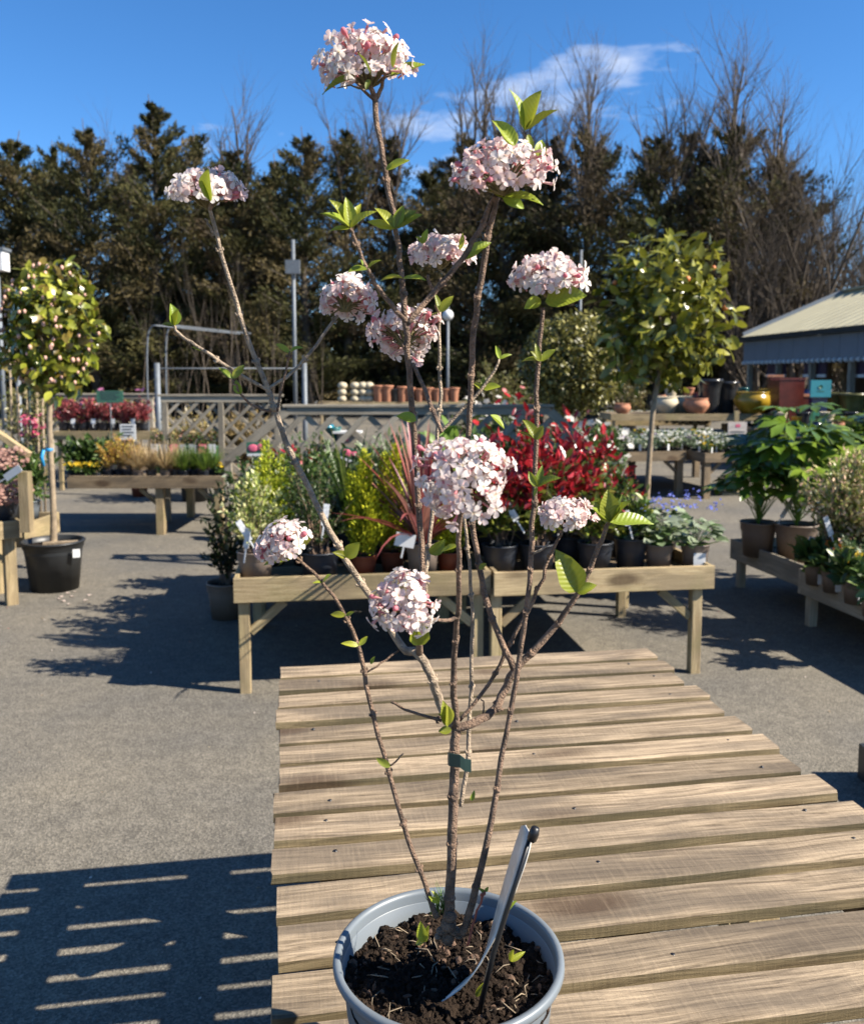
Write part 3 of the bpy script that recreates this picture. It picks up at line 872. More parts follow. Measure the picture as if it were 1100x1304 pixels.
VL = {w: [vleaf_mesh(w, cu, fo, i) for i, (cu, fo) in enumerate(((.08, .5), (.2, .35), (-.1, .6), (.28, .7)))] for w in (.34, .44, .62)}
def vleaf(bx, by, tx, ty, D, w=.44, face=None, dd=None):
    L0 = math.hypot(tx - bx, ty - by) * D / FPX
    a = P(bx, by, D); b = P(tx, ty, D + (rv_.uniform(-.45, .3) * L0 if dd is None else dd * L0))
    x = b - a; L = x.length; x.normalize()
    n = Vector(face) if face else Vector((rv_.uniform(-.4, .7), rv_.uniform(-1.2, -.1), rv_.uniform(.3, 1.0)))
    n = n - x * n.dot(x); n.normalize(); y = n.cross(x)
    M = Matrix(((x.x*L, y.x*L, n.x*L, a.x - pc.x), (x.y*L, y.y*L, n.y*L, a.y - pc.y), (x.z*L, y.z*L, n.z*L, a.z - PZ), (0, 0, 0, 1)))
    me = rv_.choice(VL[w])
    return inst('leaf', me, vib, M)
LV = [  # base x, y, distance, [(tip x, tip y, width)...]
 (453,98,d0-.02,[(407,110,.62)]), (497,96,d0-.01,[(541,86,.44)]), (472,96,d0-.06,[(461,64,.44)]), (500,86,d0-.06,[(506,52,.34)]), (470,100,d0-.03,[(466,114,.44)]),
 (492,216,d0-.02,[(521,202,.44),(500,206,.44)]),
 (503,291,d0-.02,[(478,262,.44),(526,264,.62),(538,276,.44),(468,284,.34),(514,262,.44)]),
 (513,354,d0-.02,[(484,350,.44),(541,351,.44)]),
 (446,290,d0-.04,[(426,250,.44),(443,250,.44),(409,268,.62),(458,256,.34),(472,264,.34),(420,292,.34)]),
 (468,343,d0-.04,[(442,345,.62),(482,327,.44)]), (462,338,d0-.04,[(458,330,.62)]),
 (668,166,d0,[(658,110,.44),(692,117,.62),(709,136,.34)]), (655,186,d0-.05,[(631,146,.44),(641,158,.62)]), (686,200,d0-.03,[(702,189,.62),(690,176,.62)]),
 (640,252,d0-.01,[(612,230,.44),(668,264,.62),(690,246,.44)]), (672,170,d0,[(676,196,.34)]),
 (268,256,d0-.05,[(269,214,.62),(260,224,.34)]),
 (221,415,d0+.01,[(205,410,.34),(221,387,.62),(229,393,.44),(214,398,.44)]),
 (296,482,d0+.01,[(279,466,.34),(311,464,.44)]), (306,502,d0+.02,[(300,484,.62)]), (258,446,d0+.01,[(244,440,.34)]),
 (369,449,d0+.01,[(351,435,.34),(383,439,.44)]),
 (538,310,d0+.04,[(544,291,.44),(531,300,.62)]), (590,330,d0,[(622,304,.44)]), (585,318,d0+.03,[(590,296,.34)]),
 (560,397,d0+.04,[(551,373,.34),(577,376,.44),(543,404,.44)]),
 (694,384,d0-.03,[(746,374,.62),(706,388,.34)]), (688,380,d0-.02,[(668,392,.62)]), (690,378,d0-.04,[(680,362,.34)]),
 (687,460,d0-.01,[(683,437,.34),(708,446,.44),(664,455,.44),(676,446,.62)]),
 (682,560,d0-.01,[(669,530,.44),(692,542,.62),(659,548,.44)]),
 (683,620,d0-.01,[(673,600,.44),(709,604,.44),(691,592,.34),(680,632,.34)]),
 (636,457,d0+.05,[(630,440,.44),(651,449,.34)]), (616,496,d0+.05,[(603,486,.44),(615,478,.34),(637,491,.62)]),
 (530,536,d0,[(505,526,.62)]), (642,546,d0+.03,[(622,530,.62)]),
 (776,665,d0-.01,[(774,624,.62),(801,636,.44),(757,640,.44),(834,658,.44),(750,648,.34),(788,628,.34)]),
 (734,754,d0,[(713,704,.62),(757,744,.62)]),
 (376,708,d0-.04,[(400,688,.62),(334,714,.44),(362,700,.34),(352,716,.34)]),
 (440,710,d0,[(426,702,.62),(459,690,.62)]), (548,706,d0+.02,[(566,688,.62)]), (610,725,d0+.03,[(620,718,.62)]),
 (412,741,d0-.03,[(398,741,.34),(423,732,.44),(414,738,.44)]), (440,784,d0-.03,[(420,781,.44),(452,779,.34)]),
 (457,822,d0-.02,[(435,818,.34),(468,810,.44)]), (472,846,d0,[(477,836,.44)]),
 (497,977,d0-.02,[(479,966,.44)]),
 (570,925,d0-.02,[(566,895,.44),(562,908,.62),(573,900,.62)]), (575,930,d0-.02,[(558,932,.62)]),
 (533,822,d0-.07,[(528,796,.62),(540,792,.62),(534,788,.44)]), (583,695,d0-.1,[(560,700,.34)]),
 (560,1150,d0-.02,[(545,1140,.34),(552,1134,.34)]), (540,1200,d0-.05,[(535,1176,.44),(528,1202,.62),(545,1180,.34)]),
 (617,1136,d0-.04,[(622,1130,.62),(610,1132,.44)]), (600,1020,d0,[(604,1008,.44)]),
 (650,1225,d0-.015,[(668,1212,.34),(655,1208,.34)]), (606,1270,d0-.045,[(616,1252,.34)]), (648,1160,d0-.0,[(660,1148,.34)]),
]
for bx, by, D, tips in LV:
    for tx, ty, w in tips: vleaf(bx, by, tx, ty, D, w)
gm = MB()
for i in range(46):                                   # tuft of grass seedlings at the stem
    b = P(rv_.uniform(548, 572), rv_.uniform(1158, 1170), d0 + .005); t = b + Vector((rv_.gauss(0, .006), rv_.gauss(0, .006), rv_.uniform(.01, .028)))
    gm.tube([b, (b + t) / 2 + Vector((0, 0, .004)), t], [.0006, .0005, .0002], 3)
M_grassg = plain('seedling_green', (.16, .28, .04), .5, .3, 50)
o = gm.build('seedling_grass', M_grassg, vib); o['kind'] = 'stuff'

# florets
def floret_mesh(pink, openn, seed):
    rg = random.Random(seed); vs, fs, cs = [], [], []
    wht = np.array((.96, .91, .87)); pk = np.array((.84, .33, .38))
    def addv(p, c): vs.append(p); cs.append(tuple(c)); return len(vs) - 1
    n = 6
    tb = wht * (1 - min(1, pink * 1.1 + .28)) + pk * min(1, pink * 1.1 + .28)
    for (r, z) in ((.0009, -.0125), (.0013, -.006), (.0019, -.0008)):
        for k in range(n): addv((r * math.cos(k*2*math.pi/n), r * math.sin(k*2*math.pi/n), z), tb)
    for i in range(2):
        for k in range(n): fs.append((i*n+k, i*n+(k+1) % n, (i+1)*n+(k+1) % n, (i+1)*n+k))
    c0 = addv((0, 0, -.0006), (.62, .50, .16))
    for j in range(5):
        a = j * 2 * math.pi / 5 + rg.uniform(-.1, .1)
        tilt = openn + rg.uniform(-.15, .25); sc = rg.uniform(.9, 1.12)
        ca, sa = math.cos(a), math.sin(a)
        prof = [(.0008, .0009), (.0030, .0016), (.0052, .0026), (.0072, .0030), (.0086, .0019)]
        pc_ = wht * (1 - pink * .45) + pk * pink * .45
        ids = []
        for i, (y, w) in enumerate(prof):
            y *= sc; w *= sc
            z = y * math.sin(tilt) - 34 * y * y * (1 if tilt < .6 else .2)
            yy = y * math.cos(tilt)
            row = []
            for s in (-1, 0, 1):
                row.append(addv((ca * yy - sa * w * s, sa * yy + ca * w * s, z + (.0006 if s else 0)), pc_ if i else pc_ * np.array((.97, .92, .74))))
            ids.append(row)
        t = addv((ca * .0091 * sc * math.cos(tilt), sa * .0091 * sc * math.cos(tilt), ids and .0086 * math.sin(tilt) - .0022 * (1 if tilt < .6 else .2)), pc_)
        fs.append((c0, ids[0][0], ids[0][1])); fs.append((c0, ids[0][1], ids[0][2]))
        for i in range(4):
            for s in (0, 1): fs.append((ids[i][s], ids[i+1][s], ids[i+1][s+1], ids[i][s+1]))
        fs.append((ids[4][0], t, ids[4][1])); fs.append((ids[4][1], t, ids[4][2]))
    return vs, fs, cs
def bud_mesh(seed):
    vs, fs, cs = [], [], []
    n = 6
    for (r, z) in ((.0008, -.0125), (.0012, -.006), (.0016, -.002), (.0028, .001), (.0031, .003), (.0022, .0052), (.0004, .0062)):
        for k in range(n):
            vs.append((r * math.cos(k*2*math.pi/n), r * math.sin(k*2*math.pi/n), z))
            cs.append((.82, .30, .36) if z > -.003 else (.74, .48, .44))
    for i in range(6):
        for k in range(n): fs.append((i*n+k, i*n+(k+1) % n, (i+1)*n+(k+1) % n, (i+1)*n+k))
    return vs, fs, cs
FLO = [floret_mesh(p, o_, i) for i, (p, o_) in enumerate(((.04, .18), (.22, .35), (.34, .1), (.6, .5), (.95, .85), (.12, -.05)))] + [bud_mesh(1)]
def col_mesh(name, vs, fs, cs, mat):
    me = bpy.data.meshes.new(name); me.from_pydata(vs, [], fs)
    at = me.color_attributes.new('Col', 'FLOAT_COLOR', 'POINT')
    at.data.foreach_set('color', np.concatenate([np.array(cs), np.ones((len(cs), 1))], 1).ravel())
    me.materials.append(mat); me.polygons.foreach_set('use_smooth', [True] * len(fs)); me.update()
    return me
FLOM = [col_mesh('floret', *f_, M_petal) for f_ in FLO]
M_pedi = plain('flower_stalk', (.17, .14, .05), .6, .35, 60)
CAM = Vector((0, 0, CAMZ))
BUDGET = [296]
def flower_head(x, y, Rpx, D, axis, n=85, flat=.72, thmax=100, pink=.0, single=True):
    ax = Vector(axis).normalized()
    Rm = Rpx * D / FPX
    c = P(x, y, D) - ax * Rm * .16
    h = thing('flower_head', None, None)
    h.parent = vib; h.location = c - vib.location
    base = c - ax * Rm * .38
    e1 = ax.orthogonal().normalized(); e2 = ax.cross(e1)
    jv, jf, jc = [], [], []; pm_ = MB()
    rg = random.Random(int(x * 7 + y))
    tot = int(n * 1.3)
    for i in range(tot):
        inner = i % 4 == 3
        th = math.acos(1 - (1 - math.cos(R(thmax))) * (i + .5) / tot); ph = i * 2.39996 + rg.uniform(-.25, .25)
        th = max(0, th + rg.gauss(0, .06))
        lump = 1 + .10 * math.sin(3 * ph + x) + rg.gauss(0, .06)
        rr = Rm * lump * (.82 if inner else 1) - .006
        d = e1 * math.sin(th) * math.cos(ph) + e2 * math.sin(th) * math.sin(ph) + ax * math.cos(th) * flat
        pos = c + d * rr
        nrm = (d * 1.0 + ax * .15 + Vector((rg.gauss(0, .28), rg.gauss(0, .28), rg.gauss(0, .28)))).normalized()
        q = rg.random()
        k = 6 if q < .05 + pink * .3 else (4 if q < .17 + pink else (3 if q < .36 + pink else rg.choice((0, 1, 2, 5))))
        sc = rg.uniform(.76, 1.0)
        M = nrm.to_track_quat('Z', 'Y').to_matrix().to_4x4() @ Matrix.Rotation(rg.uniform(0, 6.28), 4, 'Z')
        M = Matrix.Translation(pos - c) @ M @ Matrix.Scale(sc, 4)
        vis = nrm.dot((CAM - pos).normalized()) > -.05 and not inner
        if single and vis and BUDGET[0] > 0 and i % 1 == 0:
            BUDGET[0] -= 1
            inst('floret' if k != 6 else 'flower_bud', FLOM[k], h, M)
        else:
            nv = len(jv); vs, fs, cs = FLO[k]
            jv += [tuple(M @ Vector(p)) for p in vs]; jf += [tuple(a + nv for a in f) for f in fs]; jc += cs
        tail = pos - nrm * .0115
        if i % 2 == 0:
            mid_ = base.lerp(tail, .55) + ax * .003
            pm_.tube([base - c, base.lerp(tail, .3) - c, mid_ - c, tail - c], [.0014, .0011, .0009, .0006], 4, caps=False)
    if jv:
        o = bpy.data.objects.new('massed_florets', col_mesh('massed_florets', jv, jf, jc, M_petal)); link(o, h); o['kind'] = 'stuff'
    pm_.build('flower_stalks', M_pedi, h)
flower_head(590, 604, 66, d0-.15, (.05, -.75, .62), 80, .8, 105, .05)
flower_head(512, 767, 49, d0-.10, (-.1, -.75, .6), 52, .8, 100, .0)
flower_head(464, 76, 60, d0, (-.12, -.25, 1), 105, .82, 105, .0)
flower_head(640, 210, 65, d0-.02, (-.05, -.25, 1), 95, .62, 108, .12)
flower_head(697, 350, 50, d0-.02, (0, -.3, 1), 80, .7, 98, .0)
flower_head(262, 238, 47, d0+.01, (0, -.15, 1), 75, .62, 100, .04)
flower_head(562, 318, 42, d0+.06, (0, -.1, 1), 70, .62, 105, .06, False)
flower_head(515, 420, 46, d0+.06, (-.05, .55, .75), 80, .75, 112, .0, False)
flower_head(443, 378, 38, d0+.09, (.15, .45, .8), 70, .85, 108, .0, False)
flower_head(358, 688, 40, d0-.05, (-.5, -.35, .75), 46, .75, 100, .05, False)
flower_head(720, 652, 37, d0+.02, (0, -.25, 1), 60, .62, 98, .03, False)

# plastic plant label stuck in the compost
tagT = thing('plant_label', 'curled plastic plant label on a black stake in the blue-grey pot', 'plant label', P(610, 1280, d0 - .09))
tagT['_abs'] = 1
A_ = [P(664, 1052, d0-.02), P(653, 1085, d0-.01), P(637, 1140, d0-.005), P(624, 1190, d0-.005), P(614, 1225, d0-.01), P(604, 1238, d0-.015)]
B_ = [P(669, 1051, d0-.03), P(676, 1072, d0-.055), P(662, 1120, d0-.065), P(634, 1188, d0-.065), P(594, 1252, d0-.055), P(556, 1280, d0-.042)]
def dense(q, n=5): return smooth(q, [1] * len(q), n)[0]
A_, B_ = dense(A_), dense(B_)
vs, fs = [], []
for i, (a, b) in enumerate(zip(A_, B_)):
    n_ = (b - a).cross(A_[min(i+1, len(A_)-1)] - A_[max(i-1, 0)]).normalized() * .0005
    for t in (0, .5, 1):
        p_ = a.lerp(b, t)
        vs += [p_ + n_, p_ - n_]
for i in range(len(A_) - 1):
    a, b = 6 * i, 6 * i + 6
    for j in (0, 2):
        fs += [(a+j, a+j+2, b+j+2, b+j), (a+j+1, b+j+1, b+j+3, a+j+3)]
    fs += [(a, b, b+1, a+1), (a+4, a+5, b+5, b+4)]
fs += [(0, 1, 3, 2), (2, 3, 5, 4)]
M_tag = plain('printed_label_card', (.80, .76, .68), .25, .35, 38)
tm = MB(); tm.add(vs, fs); tm.build('card', M_tag, tagT)
tm = MB(); tm.tube([P(608, 1298, d0-.062), P(628, 1215, d0-.07), P(655, 1130, d0-.068), P(675, 1066, d0-.055)], [.0028, .0028, .0024, .0022], 6)
tm.build('stake', M_black, tagT)
tm = MB(); e0 = P(677, 1060, d0-.06); tm.tube([e0 + Vector((-.0, 0, -.008)), e0 + Vector((.002, -.002, .0)), e0 + Vector((.0035, -.002, .006))], [.0048, .0052, .004], 6)
tm.build('stake_clip', M_black, tagT)

# ------------------------------------------------------------------ potted plants
POTS = {}
def pot_mesh(r, h, mat, lip=True, flute=0, hollow=True):
    key = (round(r, 3), round(h, 3), mat.name)
    if key not in POTS:
        m = MB(); z = h
        m.lathe([(0, .003), (r*.74, .003), (r*.76, 0), (r*.90, h*.72), (r*.92, h*.74), (r*.955, h*.76), (r*.97, h*.96), (r, h*.965), (r*1.01, h*.985), (r*.99, h), (r*.945, h), (r*.93, h*.9), (r*.90, h*.80)], 24)
        POTS[key] = m.mesh('pot', mat)
    return POTS[key]
SOILM = {}
def soil_mesh(r, h):
    key = (round(r, 3), round(h, 3))
    if key not in SOILM:
        m = MB(); rg = random.Random(4); vs = [(0, 0, h*.92)]; fs = []
        for k in range(14):
            a = k * 2 * math.pi / 14; vs.append((r*.5*math.cos(a), r*.5*math.sin(a), h*(.91 + rg.uniform(-.02, .02))))
        for k in range(14):
            a = k * 2 * math.pi / 14; vs.append((r*.925*math.cos(a), r*.925*math.sin(a), h*.885))
        for k in range(14):
            k2 = (k + 1) % 14
            fs += [(0, 1+k, 1+k2), (1+k, 15+k, 15+k2, 1+k2)]
        m.add(vs, fs); SOILM[key] = m.mesh('compost', M_soil)
    return SOILM[key]
M_card = plain('printed_plant_tag', (.66, .68, .70), .4, .35, 120)
M_cardpink = plain('pink_flower_print', (.75, .14, .22), .4, .3, 60)
M_cardgreen = plain('green_print', (.05, .16, .10), .4, .5, 60)
def ptag(parent, x, y, z, h=.12, w=.028, tilt=.3, face=0.0, mat=None, stalk=.05):
    m = MB(); t = .0012
    m.box((-w/2, -t, stalk), (w/2, t, stalk + h))
    m.box((-.004, -t, -.03), (.004, t, stalk - .001))
    o = m.build('plant_tag', mat or M_card, parent, False)
    o.location = (x, y, z); o.rotation_euler = (rv_.uniform(-.2, .2), tilt, face)
    return o
GREENS = [(.06, .11, .022), (.08, .14, .03), (.10, .17, .035), (.045, .085, .02)]
DARKG = [(.035, .065, .016), (.05, .09, .02), (.065, .11, .025)]
LIME = [(.42, .48, .035), (.32, .40, .03), (.52, .54, .05)]
GOLD = [(.58, .58, .03), (.48, .50, .03), (.34, .40, .025)]
VARI = [(.55, .56, .22), (.40, .46, .12), (.18, .25, .05), (.66, .65, .34)]
REDS = [(.33, .014, .022), (.24, .012, .02), (.42, .03, .035), (.16, .012, .016)]
seedc = [100]
def potted(name, label, cat, loc, pr, ph, pmat, group=None):
    r = thing(name, label, cat, loc, 0, group)
    inst('pot', pot_mesh(pr, ph, pmat), r, Matrix.Identity(4))
    inst('compost', soil_mesh(pr, ph), r, Matrix.Identity(4))
    seedc[0] += 1
    return r, np.random.default_rng(seedc[0])
def shrub(name, label, loc, pr, ph, pmat, h, rx, nsh, nl, L, W, cols, tips=None, tipfrom=.7, mat=None, tagd=None, group=None, cat='potted plant', prof=PROF1, stemmat=None, **kw):
    r, rs = potted(name, label, cat, loc, pr, ph, pmat, group)
    b = bush(rs, h, rx, nsh, nl, L, W, cols, tips, tipfrom, base=ph * .92, **kw)
    leaf_obj('foliage', r, *b[:6], mat or M_leaf, prof=prof)
    shoots(r, b[6], stemmat or M_stem)
    if tagd: ptag(r, *tagd)
    return r, rs
def conifer_pot(label, loc, pr, ph, pmat, h, rx, n, cols, group=None):
    r, rs = potted('golden_conifer', label, 'potted plant', loc, pr, ph, pmat, group)
    t = rs.uniform(.02, 1, n) ** .85
    a = rs.uniform(0, 6.283, n)
    # plume columns give the feathery outline
    npl = 26
    pa = rs.uniform(0, 6.283, npl); ptop = rs.uniform(.45, 1, npl); prr = rs.uniform(.1, .95, npl) * (1.05 - ptop)
    pl = rs.integers(0, npl, n)
    tt = rs.uniform(.1, 1, n)
    z = ph * .9 + h * ptop[pl] * tt
    rad = rx * (prr[pl] * np.sin(np.minimum(tt * 2.2, 1.57)) * 1.3 + .10)
    ang = pa[pl] + rs.normal(size=n) * .25
    p = np.stack([np.cos(ang) * rad, np.sin(ang) * rad, z], 1) + rs.normal(size=(n, 3)) * rx * .07 * (1.25 - tt)[:, None]
    d = unit(np.stack([np.cos(ang) * .55, np.sin(ang) * .55, np.ones(n) * .9], 1) + rs.normal(size=(n, 3)) * .35)
    col = pick(rs, cols, n)
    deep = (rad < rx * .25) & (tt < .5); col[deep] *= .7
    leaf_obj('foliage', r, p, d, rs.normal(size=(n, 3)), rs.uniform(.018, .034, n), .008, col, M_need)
    m = MB(); m.tube([(0, 0, ph*.85), (0, 0, ph + h*.8)], [.006, .002], 5); m.build('stem', M_bark, r)
    return r
def strap(name, label, loc, pr, ph, pmat, h, n, Lr, W, cols, arch=.6, mat=None, single=False, group=None, up=.8, prof=PROFS):
    r, rs = potted(name, label, 'potted plant', loc, pr, ph, pmat, group)
    st = 7
    for_join = []
    for i in range(n):
        a = i * 2.39996 + rs.normal() * .3
        e = rs.uniform(.15, 1) ** up
        L = rs.uniform(*Lr)
        out = Vector((math.cos(a), math.sin(a), 0)); sd = Vector((-math.sin(a), math.cos(a), 0))
        el = R(88 - 78 * (1 - e)); bend = arch * rs.uniform(.4, 1.5) * (1.2 - e)
        vs, fs = [], []
        p = out * .01 + Vector((0, 0, ph * .92 + rs.uniform(0, h * .06)))
        w0 = W * rs.uniform(.7, 1.1)
        for k in range(st):
            t = k / (st - 1)
            w = w0 * (min(1, .55 + t * 2.5)) * (1 - t ** 3) * .5
            vs += [p - sd * w + Vector((0, 0, w * .5)), p, p + sd * w + Vector((0, 0, w * .5))]
            ang = el - bend * (t ** 1.3) * 1.6
            p = p + (out * math.cos(ang) + Vector((0, 0, 1)) * math.sin(ang)) * (L / (st - 1))
        for k in range(st - 1):
            b = 3 * k
            fs += [(b, b+3, b+4, b+1), (b+1, b+4, b+5, b+2)]
        c = np.array(cols[rs.integers(0, len(cols))]) * rs.uniform(.8, 1.25)
        for_join.append((vs, fs, [tuple(c)] * len(vs)))
    if single:
        for vs, fs, cs in for_join:
            link(bpy.data.objects.new('leaf', col_mesh('leaf', vs, fs, cs, mat or M_gloss)), r)
    else:
        jv, jf, jc = [], [], []
        for vs, fs, cs in for_join:
            n0 = len(jv); jv += vs; jf += [tuple(q + n0 for q in f) for f in fs]; jc += cs
        link(bpy.data.objects.new('foliage', col_mesh('foliage', jv, jf, jc, mat or M_leaf)), r)
    return r
def petals(parent, pts, rad, col, name='flowers', mat=None):
    """small 5-petalled blooms as one part"""
    rs = np.random.default_rng(len(pts))
    pos, dr, nr = [], [], []
    for p in pts:
        nn = unit(rs.normal(size=3) * .5 + np.array([0, -.5, .8])); e = unit(np.cross(nn, rs.normal(size=3))); f_ = np.cross(nn, e)
        for k in range(5):
            a = k * 2 * math.pi / 5
            pos.append(p); dr.append(e * math.cos(a) + f_ * math.sin(a) + nn * .15); nr.append(nn)
    return leaf_obj(name, parent, np.array(pos), np.array(dr), np.array(nr), rad, rad * .95, pick(rs, col, len(pos), .12), mat or M_petal, prof=[(.55, 1.0)], fold=0)

zb = BZ - .075 + .010
def bp_(px, w): return on_row(px, (BA + bv * w)[:2], bu, zb)
GB = 'plants on the two front benches'
# front row, left to right
r, rs = shrub('variegated_shrub', 'cream-variegated shrub in taupe pot at the bench\'s left end', bp_(326, .17), .095, .17, M_pottaupe, .42, .17, 46, 26, .030, .017, VARI, tagd=(.02, -.11, .2, .12, .03, -.5, .3), group=GB)
ptag(r, -.03, -.12, .16, .10, .03, .2, -.4)
r, rs = shrub('small_leaved_shrub', 'dark small-leaved shrub in wide charcoal pot left of the conifers', bp_(407, .17), .105, .16, M_potdark, .52, .21, 70, 34, .020, .012, DARKG + [(.10, .13, .05)], tagd=(.03, -.1, .26, .11, .03, .15, .2), group=GB)
conifer_pot('upright golden conifer in terracotta pot, tallest of the golden three', bp_(463, .24), .075, .12, M_terra, .56, .17, 6500, GOLD, GB)
conifer_pot('golden conifer in terracotta pot just left of the spiky red plant', bp_(500, .32), .070, .12, M_terra, .60, .17, 6500, GOLD, GB)
cordy = strap('cordyline', 'spiky red-purple strap-leaved cordyline in taupe pot', bp_(538, .12), .088, .20, M_pottaupe, .5, 70, (.44, .70), .032, [(.28, .06, .06), (.36, .10, .09), (.20, .045, .045), (.42, .19, .15)], .62, single=True, group=GB)
ptag(cordy, -.1, -.12, .17, .07, .1, .2, .1, M_white, .03)
conifer_pot('low golden conifer in terracotta pot right of the spiky red plant', bp_(572, .26), .072, .12, M_terra, .42, .17, 5000, GOLD, GB)
PHG = [(.12, .15, .03), (.20, .22, .04), (.08, .11, .02)]
def photinia(px, w, pr, h, rx, label, nsh=34, mat=M_potdark):
    return shrub('red_photinia', label, bp_(px, w), pr, .17, mat, h, rx, nsh, 15, .070, .026, PHG, REDS, .66, M_gloss, group=GB, prof=PROF2, tmin=.35, out=.55)
r, rs = photinia(636, .17, .098, .60, .20, 'red-tipped photinia in charcoal pot behind the big near flower head', 42)
r, rs = photinia(684, .18, .10, .62, .22, 'red-tipped photinia in charcoal pot beside the thin right stem', 46); ptag(r, -.10, -.13, .27, .14, .036, -.55, .2)
r, rs = photinia(722, .36, .09, .55, .20, 'red-tipped photinia set back in the middle of the right bench', 40)
r, rs = photinia(660, .62, .10, .70, .22, 'tall red-tipped photinia at the back nearest the trellis rail', 40)
r, rs = photinia(736, .70, .10, .66, .22, 'red-tipped photinia at the back below the round clipped bush', 40)
shrub('leucothoe', 'yellow-green and red mottled shrub in charcoal pot right of the photinias', bp_(757, .17), .098, .17, M_potdark, .36, .17, 34, 20, .055, .022, [(.20, .24, .03), (.12, .17, .03), (.30, .28, .05)], REDS, .93, M_gloss, group=GB, prof=PROF2)
r, rs = shrub('evergreen_shrub', 'low green shrub in charcoal pot with white tag beside the silver-leaved plants', bp_(802, .20), .092, .18, M_potdark, .24, .15, 30, 16, .05, .02, GREENS + [(.25, .27, .04)], tagd=(-.02, -.1, .22, .08, .04, -.3, .1, M_white), group=GB, prof=PROF2)
BRUN = [(.20, .27, .14), (.30, .36, .22), (.11, .18, .06), (.36, .42, .30)]
def brunnera(px, w, label, rx=.13, pr=.078, pmat=M_pottaupe, seed=0, at=None):
    r, rs = potted('brunnera', label, 'potted plant', at or bp_(px, w), pr, .15, pmat, GB)
    n = 90
    a = rs.uniform(0, 6.283, n); q = rs.uniform(.1, 1, n) ** .6
    p = np.stack([np.cos(a) * q * rx, np.sin(a) * q * rx, .17 + .11 * (1 - q ** 2) + rs.uniform(-.02, .02, n)], 1)
    d = np.stack([np.cos(a), np.sin(a), rs.uniform(-.25, .25, n)], 1)
    leaf_obj('foliage', r, p, d, rs.normal(size=(n, 3)) * .35 + np.array([0, -.15, 1]), rs.uniform(.05, .08, n), .05, pick(rs, BRUN, n), M_leaf, prof=PROF2)
    m = MB()
    for i in range(0, n, 2): m.tube([(0, 0, .13), tuple(p[i])], [.002, .0015], 3, caps=False)
    m.build('stems', M_grassg, r)
    pts = []
    for i in range(9):
        b = np.array([rs.normal() * .09, rs.normal() * .07, .33 + rs.uniform(0, .07)])
        for k in range(6): pts.append(b + rs.normal(size=3) * .012)
    petals(r, pts, .007, [(.16, .20, .70), (.22, .28, .80)])
    return r, rs
r, rs = brunnera(838, .16, 'silver-leaved blue-flowered plant in taupe pot, second from the bench\'s right end')
r, rs = brunnera(884, .14, 'silver-leaved blue-flowered plant with white pot label at the bench\'s right end')
m = MB(); m.box((-.03, -.081, .03), (.035, -.076, .11)); m.build('pot_label', M_white, r, False)
# second row
conifer_pot('bright yellow-green thread conifer at the back of the bench\'s left end', bp_(346, .62), .09, .16, M_potdark, .56, .24, 5200, LIME, GB)
shrub('evergreen_shrub', 'tall dark shrub at the back beneath the lattice\'s left slope', bp_(392, .60), .10, .17, M_potdark, .62, .22, 60, 26, .034, .015, GREENS, group=GB)
strap('strappy_plant', 'green strap-leaved plant at the back behind the tallest golden conifer', bp_(447, .66), .10, .17, M_potdark, .5, 60, (.4, .66), .024, GREENS + [(.22, .28, .06)], .4, group=GB)
shrub('grey_leaved_shrub', 'grey-green shrub at the back between the conifers and the lattice', bp_(485, .62), .10, .17, M_potdark, .62, .2, 44, 18, .06, .02, [(.12, .17, .07), (.17, .22, .10), (.08, .12, .05)], group=GB, prof=PROF2)
strap('strappy_plant', 'upright green strap-leaved plant at the back left of the spiky red plant', bp_(524, .7), .10, .17, M_potdark, .5, 55, (.4, .64), .03, GREENS, .3, group=GB)
shrub('bright_green_shrub', 'bright broad-leaved green plant at the back right of the spiky red plant', bp_(570, .62), .10, .17, M_potdark, .60, .22, 36, 12, .10, .05, [(.16, .28, .04), (.22, .34, .06), (.11, .2, .03)], group=GB, prof=PROF2)
shrub('evergreen_shrub', 'plain green shrub at the back hidden behind the big near flower head', bp_(612, .66), .10, .17, M_potdark, .60, .22, 44, 18, .06, .024, GREENS, group=GB, prof=PROF2)
shrub('mottled_shrub', 'green and crimson mottled shrub at the back by the bench\'s right end', bp_(778, .62), .10, .17, M_potdark, .42, .2, 40, 18, .05, .02, GREENS + [(.25, .28, .06)], REDS, .9, group=GB, prof=PROF2)
brunnera(845, .5, 'silver-leaved blue-flowered plant set back behind the two others', .14)
# third row in front of the lattice
for i, (px, cols, h) in enumerate(((330, DARKG, .42), (372, GREENS, .4), (425, DARKG, .5), (470, DARKG, .5), (552, DARKG, .44), (600, GREENS, .4), (700, GREENS, .5), (765, GREENS, .40))):
    nmz = ['at the left end', 'second from the left', 'behind the strappy plant', 'behind the grey-green shrub', 'behind the cordyline', 'behind the big near flower head', 'behind the photinias', 'at the right end'][i]
    shrub('evergreen_shrub', 'dark evergreen shrub in the hindmost row ' + nmz, bp_(px, 1.02), .10, .17, M_potdark, h, .22, 44, 20, .045, .022, cols, group=GB)
for i in range(18):
    px = 352 + (i % 9) * 47 + (i // 9) * 14; row = i // 9
    nmw = ['first', 'second', 'third', 'fourth', 'fifth', 'sixth', 'seventh', 'eighth', 'ninth'][i % 9]
    hx = .30 + .10 * ((i * 7) % 5) / 4
    shrub('evergreen_shrub', 'green shrub right before the lattice, %s of the %s row from the left' % (nmw, ('nearer', 'farther')[row]), bp_(px, 1.55 + .6 * row), .11, .18, M_potdark, hx, .24, 44, 18, .055, .024, (GREENS, DARKG, GREENS + [(.24, .27, .06)])[i % 3], (None, REDS, None, None)[i % 4], .93, group=GB, prof=PROF2)
